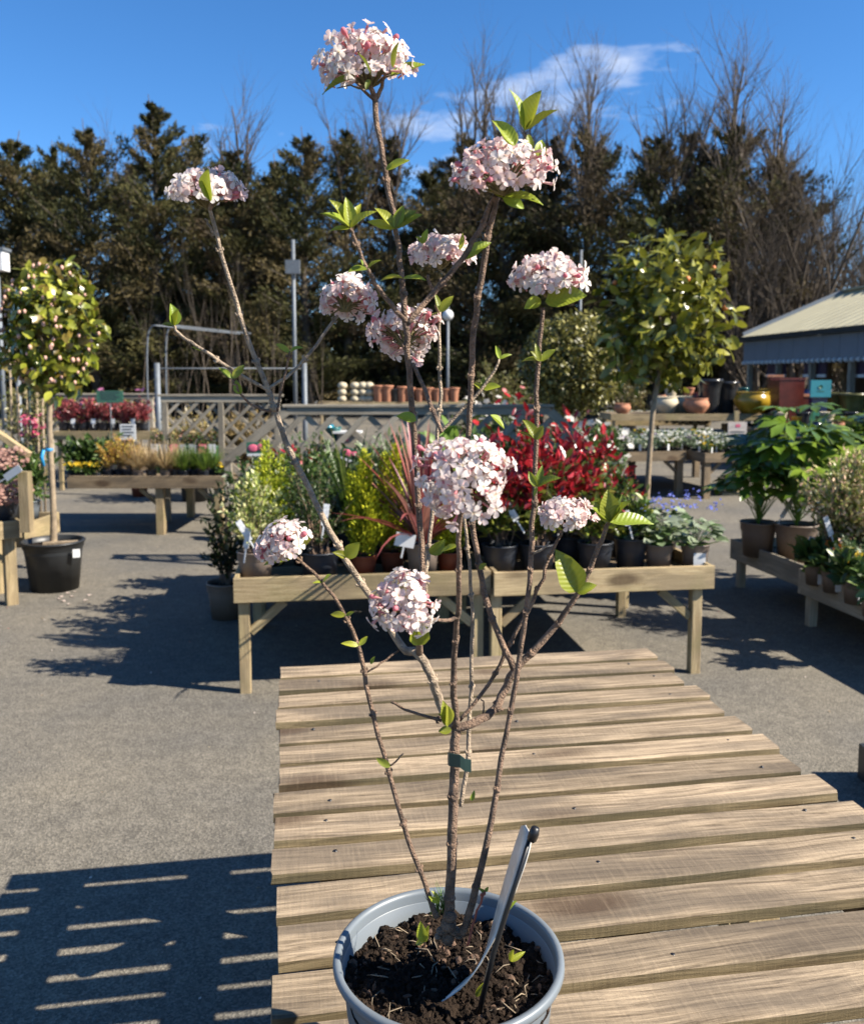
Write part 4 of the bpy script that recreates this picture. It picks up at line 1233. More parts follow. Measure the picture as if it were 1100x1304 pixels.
# shrub with picture labels
for px, y, Y, lab in ((327, 573, 5.6, 'pink hydrangea picture card above the yellow-green conifer'), (425, 577, 5.7, 'pink picture card tilted above the strappy plant')):
    c = P(px, y, Y); r = thing('picture_card', lab, 'plant label', (c.x, c.y, c.z - .3), 0, 'pink picture cards')
    m = MB(); m.box((-.065, -.002, .26), (.065, .002, .35)); m.build('card', M_cardgreen, r, False)
    m = MB(); m.ball((-.025, -.004, .312), .032, 10, 6, (1, .12, .8)); m.ball((.028, -.004, .318), .03, 10, 6, (1, .12, .8)); m.build('printed_flower', M_cardpink, r)
    m = MB(); m.box((-.06, -.0035, .262), (.06, -.0025, .278)); m.build('printed_strip', M_white, r, False)
    m = MB(); m.tube([(0, .004, 0), (0, .004, .3)], .004, 5); m.build('stake', M_grey, r)
    r.rotation_euler = (0, .35 if px > 400 else 0, 0)
# dark plant on the ground behind the left end
q = H(286, 738, 0.0); q = P(284, 742, 5.0); q.z = 0
shrub('dark_shrub', 'dark-leaved shrub in brown pot standing on tarmac by the bench\'s left end', on_row(289, (BA + bv * 1.5)[:2], bu, 0.0), .13, .24, M_pottaupe, .72, .16, 50, 16, .05, .02, [(.02, .035, .01), (.035, .05, .015)], prof=PROF2, group=GB)

# ------------------------------------------------------------------ standards and clipped bush
def crown(rs, c, rad, n, L, W, cols, lump=.18, shell=.55):
    d = unit(rs.normal(size=(n, 3)))
    k = unit(rs.normal(size=(14, 3))); f = 1 + lump * (np.max(d @ k.T, axis=1) ** 3 - .62)
    q = rs.uniform(shell, 1, n) ** .5
    p = d * (q * f)[:, None] * np.array(rad)
    dr = unit(d * .5 + rs.normal(size=(n, 3)) * .6 + np.array([0, 0, -.12]))
    nr = unit(d + rs.normal(size=(n, 3)) * .55 + np.array([0, 0, .4]))
    LL = L * rs.uniform(.6, 1.2, n)
    return p + np.array(c), dr, nr, LL, LL * W / L, pick(rs, cols, n, .35)
def standard(name, label, x, ybase, Y, cx, cyy, rpx, rpy, n, L, W, cols, pr, ph, pmat, trunk_r, mat, lump, trunk=M_trunk, shell=.45):
    b = P(x, 650, Y); b.z = 0
    rs = np.random.default_rng(int(x)); c = P(cx, cyy, Y)
    r = thing(name, label, 'tree', (b.x, b.y, 0))
    m = MB(); k = pr
    m.lathe([(0, .004), (k*.74, .004), (k*.76, 0), (k*.9, ph*.80), (k*.93, ph*.84), (k*.955, ph*.86), (k*.97, ph*.955), (k*1.01, ph*.96), (k*1.02, ph*.985), (k*.99, ph), (k*.93, ph), (k*.92, ph*.85), (k*.9, ph*.75)], 40, flute=.006, nf=14)
    p_ = m.build('pot', pmat, r)
    inst('compost', soil_mesh(pr, ph), r, Matrix.Identity(4))
    lc = c - b
    m = MB(); pts = [Vector((0, 0, ph*.85)), Vector((.012, 0, ph + .25)), Vector((lc.x*.4-.01, 0, lc.z*.62)), Vector((lc.x*.8, lc.y, lc.z * .85)), Vector((lc.x, lc.y, lc.z))]
    cc, ra = smooth(pts, [trunk_r*1.25, trunk_r, trunk_r*.92, trunk_r*.85, trunk_r*.5])
    m.tube(cc, ra, 10)
    m.build('trunk', trunk, r)
    m = MB()
    for i in range(26):
        d = unit(rs.normal(size=3)); d[2] = abs(d[2]) * .9 - .25
        e = Vector((lc.x + d[0]*rpx*.85, lc.y + d[1]*rpx*.85, lc.z + d[2]*rpy*.85))
        s = Vector((lc.x, lc.y, lc.z - rpy*rs.uniform(.1, .8)))
        m.tube([s, s.lerp(e, .5) + Vector((0, 0, .03)), e], [trunk_r*.45, trunk_r*.3, trunk_r*.12], 4, caps=False)
    m.build('branches', trunk, r)
    A = crown(rs, lc, (rpx, rpx, rpy), n, L, W, cols, lump, shell)
    leaf_obj('crown', r, *A, mat, prof=PROF2, fold=.2, droop=.2)
    return r, rs, lc
CAMG = [(.17, .20, .022), (.26, .28, .03), (.11, .13, .018), (.34, .35, .05), (.20, .15, .03)]
s65 = 6.5 / FPX
r, rs, lc = standard('standard_camellia', 'lollipop camellia covered in pink buds in black tub at left', 66, 690, 6.55, 64, 418, 58*s65, 78*s65, 1500, .09, .052, CAMG, .225, .37, M_potblack, .023, M_gloss, .6, M_trunk, .2)
M_bud = plain('camellia_bud', (.72, .42, .32), .5, .35, 30)
m = MB(); m.ball((0, 0, 0), 1, 6, 5, (1, 1, 1.3)); BUDM = m.mesh('flower_bud', M_bud)
for i in range(95):
    d = unit(rs.normal(size=3)); d[1] = -abs(d[1]) if i % 3 else d[1]
    inst('flower_bud', BUDM, r, Matrix.Translation((lc.x + d[0]*58*s65*1.03, lc.y + d[1]*58*s65*1.03, lc.z + d[2]*78*s65*1.03)) @ Matrix.Scale(rs.uniform(.009, .016), 4))
m = MB(); m.box((.14, -.216, .25), (.19, -.205, .31)); o = m.build('pot_label', M_white, r, False); o.rotation_euler = (-.06, 0, .35)
m = MB(); z0 = P(66, 575, 6.5).z
m.lathe([(.027, z0), (.029, z0 + .002), (.029, z0 + .02), (.027, z0 + .022)], 12); m.tube([(-.03, -.02, z0+.01), (-.045, -.03, z0-.04), (-.03, -.03, z0-.11)], [.012, .014, .01], 6)
m.build('stem_tie', M_bluetie, r)
m = MB(); m.box((-.05, -.03, .33), (.19, .03, .352)); o = m.build('wood_offcut', M_trunk, r, False); o.rotation_euler = (0, 0, .3); o.location = (.0, -.05, .01)
for i in range(9):
    x, y = [(78, 760), (86, 756), (80, 766), (92, 760), (76, 763), (110, 765), (114, 758), (95, 754), (88, 770)][i]
    c = H(x, y, .003); rg = random.Random(i)
    me = leaf_mesh('fallen_petal', [(-.012, 0, .004)], [(1, 0, .05)], [(0, 0, 1)], .034, .03, [(.80, .66, .60)], M_petal, prof=PROF2, fold=.3, droop=.15)
    o = bpy.data.objects.new('fallen_petal', me); link(o); o.location = c; o.rotation_euler = (0, 0, rg.uniform(0, 6.28))
    tag(o, 'pale fallen camellia petal on tarmac by the black tub', 'petal', 'fallen camellia petals')
STG = [(.16, .17, .018), (.25, .25, .03), (.10, .11, .014), (.32, .31, .045)]
r, rs, lc = standard('standard_tree', 'glossy-leaved lollipop tree on slim trunk right of the round bush', 821, 640, 6.9, 848, 402, 74*6.9/FPX, 92*6.9/FPX, 1700, .115, .058, STG, .2, .34, M_potblack, .022, M_gloss, .75, M_trunk, .15)
m = MB(); m.ball((0, 0, 0), 1, 6, 5); ORM = m.mesh('orange_bloom', plain('orange_bloom', (.70, .22, .05), .5, .2, 20))
for i in range(4):
    d = unit(rs.normal(size=3)); d[1] = -abs(d[1])
    inst('orange_bloom', ORM, r, Matrix.Translation((lc.x + d[0]*.46, lc.y + d[1]*.46, lc.z + d[2]*.55)) @ Matrix.Scale(rs.uniform(.015, .025), 4))
RBC = [(.24, .22, .05), (.15, .145, .03), (.38, .35, .12), (.09, .09, .02)]
r, rs, lc = standard('clipped_round_bush', 'round clipped variegated bush on short trunk behind the photinias', 728, 560, 8.6, 728, 462, 62*8.6/FPX, 62*8.6/FPX, 9500, .05, .03, RBC, .22, .36, M_potblack, .03, M_leaf, .3, M_bark, .25)

# ------------------------------------------------------------------ left: edge benches, grasses, red row
def flower_blob(parent, rs, n, rx, rz, z, rad, cols, name='flower_clusters'):
    d = unit(rs.normal(size=(n, 3))); p = d * np.array([rx, rx, rz]) * rs.uniform(.8, 1.05, (n, 1)) + np.array([0, 0, z])
    return petals(parent, p, rad, cols, name)
lz = .6 - .075 + .01
q = LB0 - ldr * .10 + Vector((-ldr.y, ldr.x, 0)) * .16; q.z = lz
r, rs = shrub('dried_hydrangea', 'hydrangea with dusty-pink mophead flowers cut by the left edge', q, .13, .2, M_potdark, .34, .2, 26, 8, .07, .035, DARKG, cat='potted plant', group='plants at the left edge')
for k in range(9):
    c = np.array([rs.uniform(-.12, .2), rs.uniform(-.22, .0), rs.uniform(.22, .52)])
    d = unit(rs.normal(size=(70, 3))); petals(r, c + d * rs.uniform(.05, .075), .017, [(.52, .30, .25), (.60, .40, .33), (.42, .24, .20)], 'flower_cluster')
ptag(r, .13, -.2, .36, .14, .05, 1.0, 0, M_white, .02)
cz = .47 - .075 + .01
for i, (px, lab) in enumerate(((44, 'leafy hellebore in grey pot nearest the standard camellia trunk'), (30, 'leafy hellebore in grey pot beside the dusty-pink hydrangea'))):
    q = on_row(px + 12, (LC0 + cd * 0)[:2], cd, cz); q = q + Vector((-cd.y, cd.x, 0)) * (.14 + .16 * i)
    shrub('hellebore', lab, q, .115, .2, M_potgrey, .44, .22, 34, 12, .10, .034, GREENS + [(.14, .22, .05)], group='plants at the left edge', prof=PROF2, tmin=.45)
q = H(24, 668, .6)
pw = thing('timber_post', 'pale square timber post rising from the left edge bench', 'post', (q.x, q.y + .12, .0))
plank('upright', (q.x, q.y + .12, .53), (q.x, q.y + .12, P(24, 603, q.y).z), .07, .07, M_bench, pw, up=(0, 1, 0))
plank('sloping_rail', (q.x - .5, q.y + .2, P(0, 545, q.y).z + .16), (q.x + .0, q.y + .2, P(24, 583, q.y).z - .0), .06, .04, M_bench, pw)

fz = .60 - .075 + .01
def fb(px, w): return on_row(px, (FB + fv * w)[:2], fd, fz)
GG = 'small plants on the far left bench'
STRAW = [(.55, .40, .20), (.46, .33, .16), (.62, .48, .27)]
GRS = [(.12, .20, .03), (.17, .26, .04), (.09, .15, .03)]
def grass(px, w, cols, lab, h=.3, n=150, pm=M_potdark):
    return strap('grass_pot', lab, fb(px, w), .058, .11, pm, h, n, (.18, h), .007, cols, .35, group=GG)
for i, px in enumerate((176, 193, 211, 224)):
    grass(px, .10 + .08 * (i % 2), STRAW, ['first straw-coloured grass from the golden spirea', 'second straw-coloured grass from the golden spirea', 'third straw-coloured grass from the golden spirea', 'straw-coloured grass touching the green grasses'][i], .36, pm=M_pottaupe)
for i, px in enumerate((234, 247, 260, 272)):
    grass(px, .10 + .08 * (i % 2), GRS, ['green grass touching the straw-coloured grasses', 'second green grass from the straw-coloured ones', 'third green grass from the straw-coloured ones', 'green grass nearest the bench\'s right end'][i], .30)
for i, px in enumerate((138, 152, 165)):
    shrub('golden_spirea', ['golden spirea nearest the yellow primroses', 'middle golden spirea under the white price card', 'golden spirea nearest the straw grasses'][i], fb(px, .14 + .06 * (i % 2)), .062, .11, M_potdark, .36, .13, 40, 22, .026, .014, [(.55, .36, .06), (.62, .46, .10), (.42, .30, .05), (.50, .22, .06)], group=GG)
for i, px in enumerate((92, 102, 112, 123, 284)):
    r, rs = shrub('primrose', ['yellow primrose at the far bench\'s left end', 'second yellow primrose from the bench\'s left end', 'third yellow primrose from the bench\'s left end', 'yellow primrose beside the golden spirea', 'orange-yellow primrose at the far bench\'s right end'][i], fb(px, .10), .05, .09, M_potdark, .09, .08, 16, 7, .05, .026, GREENS, group=GG)
    flower_blob(r, rs, 14, .065, .02, .17, .02, [(.85, .58, .03), (.9, .66, .06)])
for i, px in enumerate((98, 118, 140)):
    shrub('leafy_plant', ['broad-leaved green plant behind the yellow primroses at left', 'broad-leaved green plant behind the third primrose', 'broad-leaved green plant behind the golden spirea'][i], fb(px, .5), .08, .14, M_potdark, .26, .17, 26, 10, .10, .035, GREENS, group=GG, prof=PROF2)
for i, px in enumerate((200, 212, 224, 236, 248, 260, 273)):
    r, rs = shrub('boxed_plant', 'small boxed shrub with picture label in back row, %s' % ['leftmost', 'second from left', 'third from left', 'the middle one', 'third from right', 'second from right', 'rightmost'][i], fb(px, .85), .06, .3, (M_cardgreen, M_potdark, M_pottaupe)[i % 3], .22, .08, 18, 8, .035, .018, GREENS + [(.25, .08, .05)], group=GG)
    ptag(r, 0, -.066, .2, .1, .075, .0, 0, (M_white, M_card, M_cardpink)[i % 3], .02)
def price_card(px, y, Y, w, h, lab, mat=M_white, post=.4):
    c = P(px, y, Y); r = thing('price_card', lab, 'sign', (c.x, c.y, c.z - h / 2 - post))
    m = MB(); m.box((-w/2, -.004, post), (w/2, .004, post + h)); m.build('card', mat, r, False)
    for k_ in range(4):
        m = MB(); zz = post + h * (.82 - .19 * k_); m.box((-w*.38, -.0062, zz), (w*(.36 - .12 * (k_ % 2)), -.0045, zz + h * .07)); m.build('printed_line', M_potdark, r, False)
    m = MB(); m.tube([(0, .008, 0), (0, .008, post + h * .5)], .006, 6); m.build('stake', M_steel, r)
    return r
price_card(163, 550, 9.6, .17, .17, 'white price card standing in the golden spireas', post=.34)
price_card(140, 505, 12.0, .36, .16, 'dark green sign above the red-leaved pots', M_cardgreen, .62)
RED2 = [(.36, .07, .08), (.28, .05, .06), (.44, .12, .12), (.20, .05, .05)]
for i in range(9):
    px = 82 + i * 12.6
    q = on_row(px, (RB.x, RB.y + .2), (1, .02), RB.z - .065)
    nmw = ['leftmost', 'second from left', 'third from left', 'fourth from left', 'the middle one', 'fourth from right', 'third from right', 'second from right', 'rightmost'][i]
    r, rs = shrub('red_foliage_pot', 'bushy red-leaved pot on the raised bench, ' + nmw, q, .075, .17, M_potdark, .36, .16, 30, 14, .06, .026, RED2, group='red-leaved pots on the raised bench')
    if i % 2: ptag(r, .03, -.1, .14, .07, .06, 0, 0, M_white, .02)
# canes with climbers
for i, (px, yt, ink) in enumerate(((14, 440, 0), (24, 492, 0), (34, 497, 1), (39, 490, 0), (48, 500, 1), (54, 500, 0))):
    c = P(px, 575, 8.2); c.z = 0; t = P(px - 2 + i % 3, yt, 8.2)
    r = thing('climber_cane', 'thin cane with trained climber, %s counting from the left edge' % ['first', 'second', 'third', 'fourth', 'fifth', 'sixth'][i], 'cane', c, 0, 'canes behind the hydrangea')
    inst('pot', pot_mesh(.1, .2, M_potdark), r, Matrix.Identity(4))
    m = MB(); m.tube([(0, 0, .1), (t.x - c.x, 0, t.z)], [.012, .010], 6); m.build('cane', M_trunk if i != 3 else M_greenclip, r)
    rs = np.random.default_rng(i + 50); n = 110
    z = rs.uniform(.5, t.z, n); a = rs.uniform(0, 6.28, n)
    p = np.stack([np.cos(a) * .06 + (t.x - c.x) * z / t.z, np.sin(a) * .06, z], 1)
    leaf_obj('climber_leaves', r, p, rs.normal(size=(n, 3)), rs.normal(size=(n, 3)), rs.uniform(.03, .06, n), .025, pick(rs, [(.22, .2, .08), (.14, .16, .04), (.3, .24, .12)], n), M_leaf)
    if ink: flower_blob(r, rs, 14, .06, .11, P(px, 540, 8.2).z, .035, [(.75, .12, .24), (.8, .3, .4)])
# fallen green tag on tarmac and orange pot under the bench
q = H(178, 632, 0)
r, rs = potted('terracotta_pot', 'empty terracotta pot on tarmac under the far left bench', 'pot', (q.x, q.y, 0), .12, .2, M_terra)

# ------------------------------------------------------------------ right benches
az_ = .36 - .075 + .01
def palmate(rs, n=7):
    vs, fs = [(0, 0, 0)], []
    for k in range(n):
        a = R(-125 + 250 * k / (n - 1)); L = .5 + .5 * math.cos(a * .55); w = .19
        d = np.array((math.cos(a), math.sin(a), 0)); s_ = np.array((-d[1], d[0], 0))
        b = len(vs)
        for t, ww, z in ((.35, .6, .03), (.68, 1.0, .0), (1.0, .0, -.14)):
            for sg in (-1, 0, 1):
                vs.append(tuple(d * L * t + s_ * w * ww * sg + np.array((0, 0, z + .03 * abs(sg)))))
        fs += [(0, b, b+1), (0, b+1, b+2)]
        for i in (0, 1):
            o_ = b + 3 * i
            fs += [(o_, o_+3, o_+4, o_+1), (o_+1, o_+4, o_+5, o_+2)]
    return vs, fs
FATM = []
for i, c in enumerate(((.085, .15, .016), (.14, .23, .022), (.22, .32, .04), (.06, .10, .015))):
    vs, fs = palmate(None); FATM.append(col_mesh('leaf', vs, fs, [c] * len(vs), M_gloss))
def fatsia(label, loc, pr, ph, h, rx, n, Ls=(.12, .2), pm=M_pottaupe):
    r, rs = potted('fatsia', label, 'potted plant', loc, pr, ph, pm, 'big glossy plants on the right bench')
    m = MB()
    for i in range(n):
        a = i * 2.4 + rs.normal() * .2; q = rs.uniform(.25, 1)
        e = Vector((math.cos(a) * rx * q, math.sin(a) * rx * q, ph + h * (1 - .55 * q * q) * rs.uniform(.55, 1.05)))
        s = Vector((0, 0, ph * .9 + h * .25 * rs.uniform(0, 1)))
        m.tube([s, s.lerp(e, .5) + Vector((0, 0, .03)), e], [.005, .0035, .003], 4, caps=False)
        x = Vector((math.cos(a), math.sin(a), rs.uniform(-.5, .1))).normalized()
        n_ = Vector((rs.normal() * .35, rs.normal() * .35 - .25, 1)); n_ = (n_ - x * n_.dot(x)).normalized(); y = n_.cross(x)
        L = rs.uniform(*Ls)
        inst('leaf', FATM[rs.integers(0, 4)], r, Matrix(((x.x*L, y.x*L, n_.x*L, e.x), (x.y*L, y.y*L, n_.y*L, e.y), (x.z*L, y.z*L, n_.z*L, e.z), (0, 0, 0, 1))))
    m.tube([(0, 0, ph*.8), (.01, 0, ph + h*.5)], [.012, .006], 6)
    m.build('stems', M_grassg, r)
    return r
def ra(px, w): return on_row(px, (RA - v * w)[:2], u, az_)
fatsia('tallest glossy palmate plant in taupe pot, inner one on the right bench', ra(1012, .50), .15, .26, .84, .38, 50, (.15, .25))
r = fatsia('glossy palmate plant in taupe pot at the bench\'s far left corner', ra(964, .32), .13, .25, .62, .30, 38, (.13, .21)); ptag(r, .1, -.1, .25, .16, .035, .5, .2)
fatsia('glossy palmate plant set back at the right, leaves over the blue-green sign', ra(1062, .22), .13, .25, .80, .36, 42, (.14, .24))
fatsia('glossy palmate plant deep in the right bench behind the pieris', ra(1100, .3), .13, .25, .80, .36, 34, (.14, .24))
bz_ = .36 - .075 + .01
def rb(px, w): return on_row(px, (RBp - v * w)[:2], u, bz_)
PIER = [(.72, .62, .34), (.55, .52, .20), (.24, .29, .06), (.78, .52, .36), (.17, .22, .04)]
GP = 'plants on the bench at the right edge'
shrub('pieris', 'cream and pink tinged pieris behind the primroses', rb(1066, .22), .14, .24, M_potdark, .64, .30, 90, 28, .040, .017, PIER, group=GP, tagd=(-.1, -.14, .3, .14, .035, -.5, .2))
shrub('pieris', 'cream pieris cut by the right edge', rb(1108, .36), .14, .24, M_potdark, .7, .30, 90, 28, .040, .017, PIER, group=GP)
shrub('silver_herb', 'feathery grey-green herb at the right edge', rb(1098, .62), .10, .16, M_potdark, .26, .17, 50, 24, .022, .006, [(.16, .22, .10), (.22, .28, .15)], group=GP)
for i, (px, w, c, lab) in enumerate(((1038, .14, [(.86, .84, .74)], 'white primrose at the corner of the edge bench'), (1060, .30, [(.9, .22, .02), (.9, .35, .04)], 'orange primrose with white label on the edge bench'), (1088, .52, [(.86, .60, .05)], 'yellow primrose on the edge bench near the frame'), (1080, .34, [(.88, .78, .2)], 'pale yellow primrose below the pieris'), (1112, .75, [(.8, .2, .1)], 'red primrose at the picture edge'))):
    r, rs = shrub('primrose', lab, rb(px, w * 1.2), .072, .13, M_pottaupe, .16, .13, 22, 8, .085, .045, GREENS + [(.2, .28, .08)], group=GP, prof=PROF2)
    flower_blob(r, rs, 8, .06, .035, .27, .026, c)
    m = MB(); m.box((-.02, -.082, .02), (.02, -.076, .08)); m.build('pot_label', M_white, r, False)
    ptag(r, -.02, .03, .12, .05, .04, .1, 0, M_white, .1)
# bedding plants: a few kinds, copied along the rows
def bedding(cols, fcol, seed):
    r, rs = shrub('bedding_plant', 'x', (0, -50, 0), .055, .09, M_potblack, .10, .085, 18, 9, .035, .018, cols, cat='bedding plant')
    if fcol: flower_blob(r, rs, 16, .065, .025, .17, .016, fcol)
    m = MB(); m.box((-.012, -.062, .06), (.012, -.058, .13)); m.build('pot_label', M_white, r, False)
    return r
KIND = [(bedding(GREENS + [(.28, .32, .16)], [(.85, .85, .80)], 1), 'white-flowered'), (bedding(GREENS, [(.85, .58, .03)], 2), 'yellow-flowered'), (bedding([(.14, .20, .10), (.25, .30, .2)], None, 3), 'plain grey-green'), (bedding(GREENS, [(.60, .45, .62)], 4), 'pale mauve-flowered')]
used = [False] * 4
def place(k, loc, where, grp, sc=1.0):
    o, nm_ = KIND[k]; lab = '%s bedding plant in small pot %s' % (nm_, where)
    if not used[k]:
        used[k] = True; o.location = loc; o['label'] = lab; o['group'] = grp; o.rotation_euler = (0, 0, rv_.uniform(0, 6)); return o
    return dup(o, loc, rv_.uniform(0, 6), lab, sc, grp)
for (b0, nx, ny, Dp, where, grp) in ((FR, 7, 12, 2.3, 'on the bench beside the white notice', 'bedding plants beside the notice'), (FR2, 7, 11, 2.1, 'on the bench behind the tree trunk', 'bedding plants behind the trunk')):
    for i in range(nx):
        for j in range(ny):
            c = b0 + fdr * (.09 + i * .17) + fva * (.10 + j * .185); c.z = fz + .0
            k = 1 if (i * 5 + j * 3) % 11 == 0 else rv_.choice((0, 0, 2, 3, 2, 0))
            place(k, c, where, grp, rv_.uniform(1.05, 1.35))
for i in range(13):
    for j in range(3):
        c = Vector((FR3.x + .1 + i * .16, FR3.y + .1 + j * .25, .655))
        place((0, 0, 2, 3)[(i + j) % 4], c, 'on the long pale bench before the stone pots', 'bedding plants on the long bench', 1.15)
# notice on a post
q = H(934, 629, 0)
r = thing('notice_stand', 'white notice on a timber post with flat foot', 'sign', (q.x, q.y, 0))
plank('post', (q.x, q.y, .032), (q.x, q.y, 1.12), .06, .045, M_bench, r, up=(0, 1, 0))
plank('foot', (q.x - .2, q.y, .015), (q.x + .2, q.y, .015), .3, .03, M_bench, r)
t0_, t1_ = P(935, 570, q.y).z, P(935, 537, q.y).z
m = MB(); m.box((-.12, -.05, t0_), (.13, -.035, t1_)); m.build('notice_board', plain('notice_print', (.60, .52, .46), .5, .15, 25), r, False)
m = MB(); m.box((-.02, -.053, t1_ - .07), (.04, -.051, t1_ - .03)); m.build('printed_mark', M_cardpink, r, False)
for k_ in range(5):
    m = MB(); zz = t0_ + .05 + k_ * .04; m.box((-.09, -.0525, zz), (.10 - .03 * (k_ % 2), -.0508, zz + .012)); m.build('printed_line', M_potdark, r, False)
q = H(1092, 1012, 0)
r = thing('black_crate', 'black plastic crate on tarmac at the right edge', 'crate', (q.x + .27, q.y, 0))
for a, b in (((-.2, -.15, 0), (.2, -.135, .14)), ((-.2, .135, 0), (.2, .15, .14)), ((-.2, -.134, 0), (-.185, .134, .14)), ((.185, -.134, 0), (.2, .134, .14))):
    m = MB(); m.box(a, b); m.build('side', M_potblack, r, False)
m = MB(); m.box((-.184, -.134, .0), (.184, .134, .012)); m.build('base', M_potblack, r, False)

# ------------------------------------------------------------------ pots and wares
def jar(prof, mat, name='garden_pot'):
    m = MB(); m.lathe(prof, 20); return m.mesh(name, mat)
M_cream = plain('cream_stone', (.56, .48, .33), .8, .15, 10)
M_ochre = plain('ochre_glaze', (.34, .22, .02), .25, .2, 8)
M_dkglz = plain('dark_glaze', (.03, .032, .035), .2, .3, 8)
M_blueg = plain('blue_glaze', (.01, .02, .07), .2, .3, 8)
M_teal = plain('teal_glaze', (.02, .12, .12), .2, .4, 14)
M_rust = plain('rust_glaze', (.12, .022, .014), .35, .3, 8)
M_olive = plain('olive_glaze', (.14, .13, .04), .3, .3, 8)
J_round = lambda s: [(0, .01*s), (.5*s, 0), (.62*s, .1*s), (.95*s, .55*s), (1*s, .75*s), (.88*s, 1.05*s), (.8*s, 1.12*s), (.9*s, 1.18*s), (.88*s, 1.22*s), (.78*s, 1.2*s), (.74*s, 1.05*s), (.0*s, 1.0*s)]
J_tall = lambda s: [(0, .01*s), (.55*s, 0), (.6*s, .1*s), (.72*s, 1.6*s), (.85*s, 2.1*s), (.9*s, 2.15*s), (.9*s, 2.3*s), (.8*s, 2.3*s), (.76*s, 2.1*s), (0, 2.05*s)]
def ware(px, y, Y, s, prof, mat, lab, grp, name='garden_pot'):
    c = P(px, y, Y)
    o = bpy.data.objects.new(name, jar(prof(s), mat)); link(o); o.location = c
    return tag(o, lab, 'pot', grp)
# stand of clay pots seen over the trellis
SH = P(405, 512, 18)
bench('pale shelf carrying terracotta and cream stone pots beyond the trellis', SH, (1, .02, 0), P(600, 512, 18).x - SH.x, .8, SH.z, mat=M_bench, braces=False, under=.02)
G1 = 'pots on the shelf beyond the trellis'
for i, px in enumerate((436, 452, 462, 470)):
    for k in range(3):
        c = P(px, 512 - k * 8.5, 18.3)
        o = bpy.data.objects.new('stone_ball', None)
        m = MB(); m.ball((0, 0, .065), .1, 12, 8, (1, 1, .75)); o = bpy.data.objects.new('stone_urn', m.mesh('stone_urn', M_cream)); link(o); o.location = c - Vector((0, 0, .0))
        tag(o, 'rounded cream stone pot, %s in the %s stack from the left' % (('lowest', 'middle', 'topmost')[k], ('first', 'second', 'third', 'fourth')[i]), 'pot', G1)
for i, (px, s, m_) in enumerate(((482, .15, M_clay), (493, .15, M_clay), (503, .12, M_dkglz), (512, .14, M_clay), (522, .13, M_clay), (534, .12, M_clay), (545, .13, M_clay), (556, .12, M_clay), (567, .12, M_clay), (578, .13, M_clay))):
    ware(px, 512, 18.25, s, J_tall, m_, 'tall %s pot on the far shelf, %s' % ('clay' if m_ is M_clay else 'black', ['beside the cream stacks', 'second from the cream stacks', 'between clay pots', 'fourth from the cream stacks', 'fifth from the cream stacks', 'sixth from the cream stacks', 'seventh from the cream stacks', 'third from the right', 'second from the right', 'at the right end'][i]), G1)
# under the trellis: teal jars seen through the lattice
JS = P(405, 580, 8.0)
bench('low wooden shelf with teal jars seen through the lattice', JS, (1, .0, 0), .75, .5, JS.z, mat=M_grey, braces=False, under=.02)
ware(424, 572, 8.2, .09, J_tall, M_teal, 'tall teal jar behind the lattice, left one', 'teal jars behind the lattice')
ware(417, 552, 8.3, .07, J_round, plain('turquoise_glaze', (.02, .22, .32), .2, .3, 12), 'turquoise jar behind the lattice above the teal one', 'teal jars behind the lattice')
c = P(443, 572, 8.2)
bh = thing('bird_house', 'small grey bird house with white roof behind the lattice', 'bird house', (c.x, c.y, c.z))
m = MB(); m.box((-.09, -.07, 0), (.09, .07, .15)); m.build('body', M_grey, bh, False)
m = MB(); m.box((-.13, -.1, .152), (.13, .1, .17)); m.build('roof', M_white, bh, False)
m = MB(); m.box((-.012, -.075, .08), (.012, -.071, .14)); m.build('red_mark', M_cardpink, bh, False)
# display right of the tree: pots in front of the shop
W1, W2 = P(778, 527, 16.3), P(992, 527, 16.3)
bench('pale staging carrying round glazed pots before the shop', W1, (1, 0, 0), W2.x - W1.x, 1.1, W1.z, mat=M_bench, braces=False, under=.02)
W3, W4 = P(978, 549, 14.7), P(1125, 549, 14.7)
bench('low staging carrying square planters and the blue-green sign', W3, (1, 0, 0), W4.x - W3.x, 2.4, W3.z, mat=M_benchdk, braces=False, under=.02)
G2 = 'glazed pots before the shop'
RSY = 16.5
for i, (px, y, s, pf, m_, lab) in enumerate((
    (792, 533, .16, J_round, M_clay, 'small clay pot left of the standard tree trunk'),
    (846, 524, .26, J_round, M_cream, 'pale stone pot right of the tree trunk'), (868, 524, .26, J_round, M_cream, 'second pale stone pot from the tree trunk'),
    (886, 526, .24, J_round, M_clay, 'clay pot between stone and black pots'), (902, 528, .28, J_tall, M_dkglz, 'tall black glazed pot left of the ochre bowl'),
    (924, 528, .26, J_tall, M_dkglz, 'black glazed pot touching the ochre bowl'), (957, 528, .34, J_round, M_ochre, 'large round ochre glazed pot before the shop'),
    (976, 528, .2, J_tall, M_ochre, 'tall ochre glazed pot right of the round one'), (1024, 512, .2, J_round, M_blueg, 'deep blue glazed pot on the rust planters'),
    (1064, 540, .27, J_tall, M_olive, 'olive ribbed pot right of the blue-green sign'), (1084, 540, .27, J_tall, M_olive, 'second olive ribbed pot right of the sign'), (1098, 548, .24, J_round, M_cream, 'pale pot at the right frame edge'),
    (1072, 560, .22, J_round, M_dkglz, 'low black pot under the olive pots'))):
    o = ware(px, y, RSY + (i % 3) * .25, s, pf, m_, lab, G2)
    if i < 8: o.location.z = W1.z - .01
    elif i > 8: o.location = on_row(px, (0, 15.6 + (i % 2) * .35), (1, 0), W3.z - .01)
W5 = P(835, 512, 17.9)
bench('upper tier of small clay and stone pots before the shop', W5, (1, 0, 0), P(1000, 512, 17.9).x - W5.x, .5, W5.z, mat=M_benchdk, braces=False, under=.02)
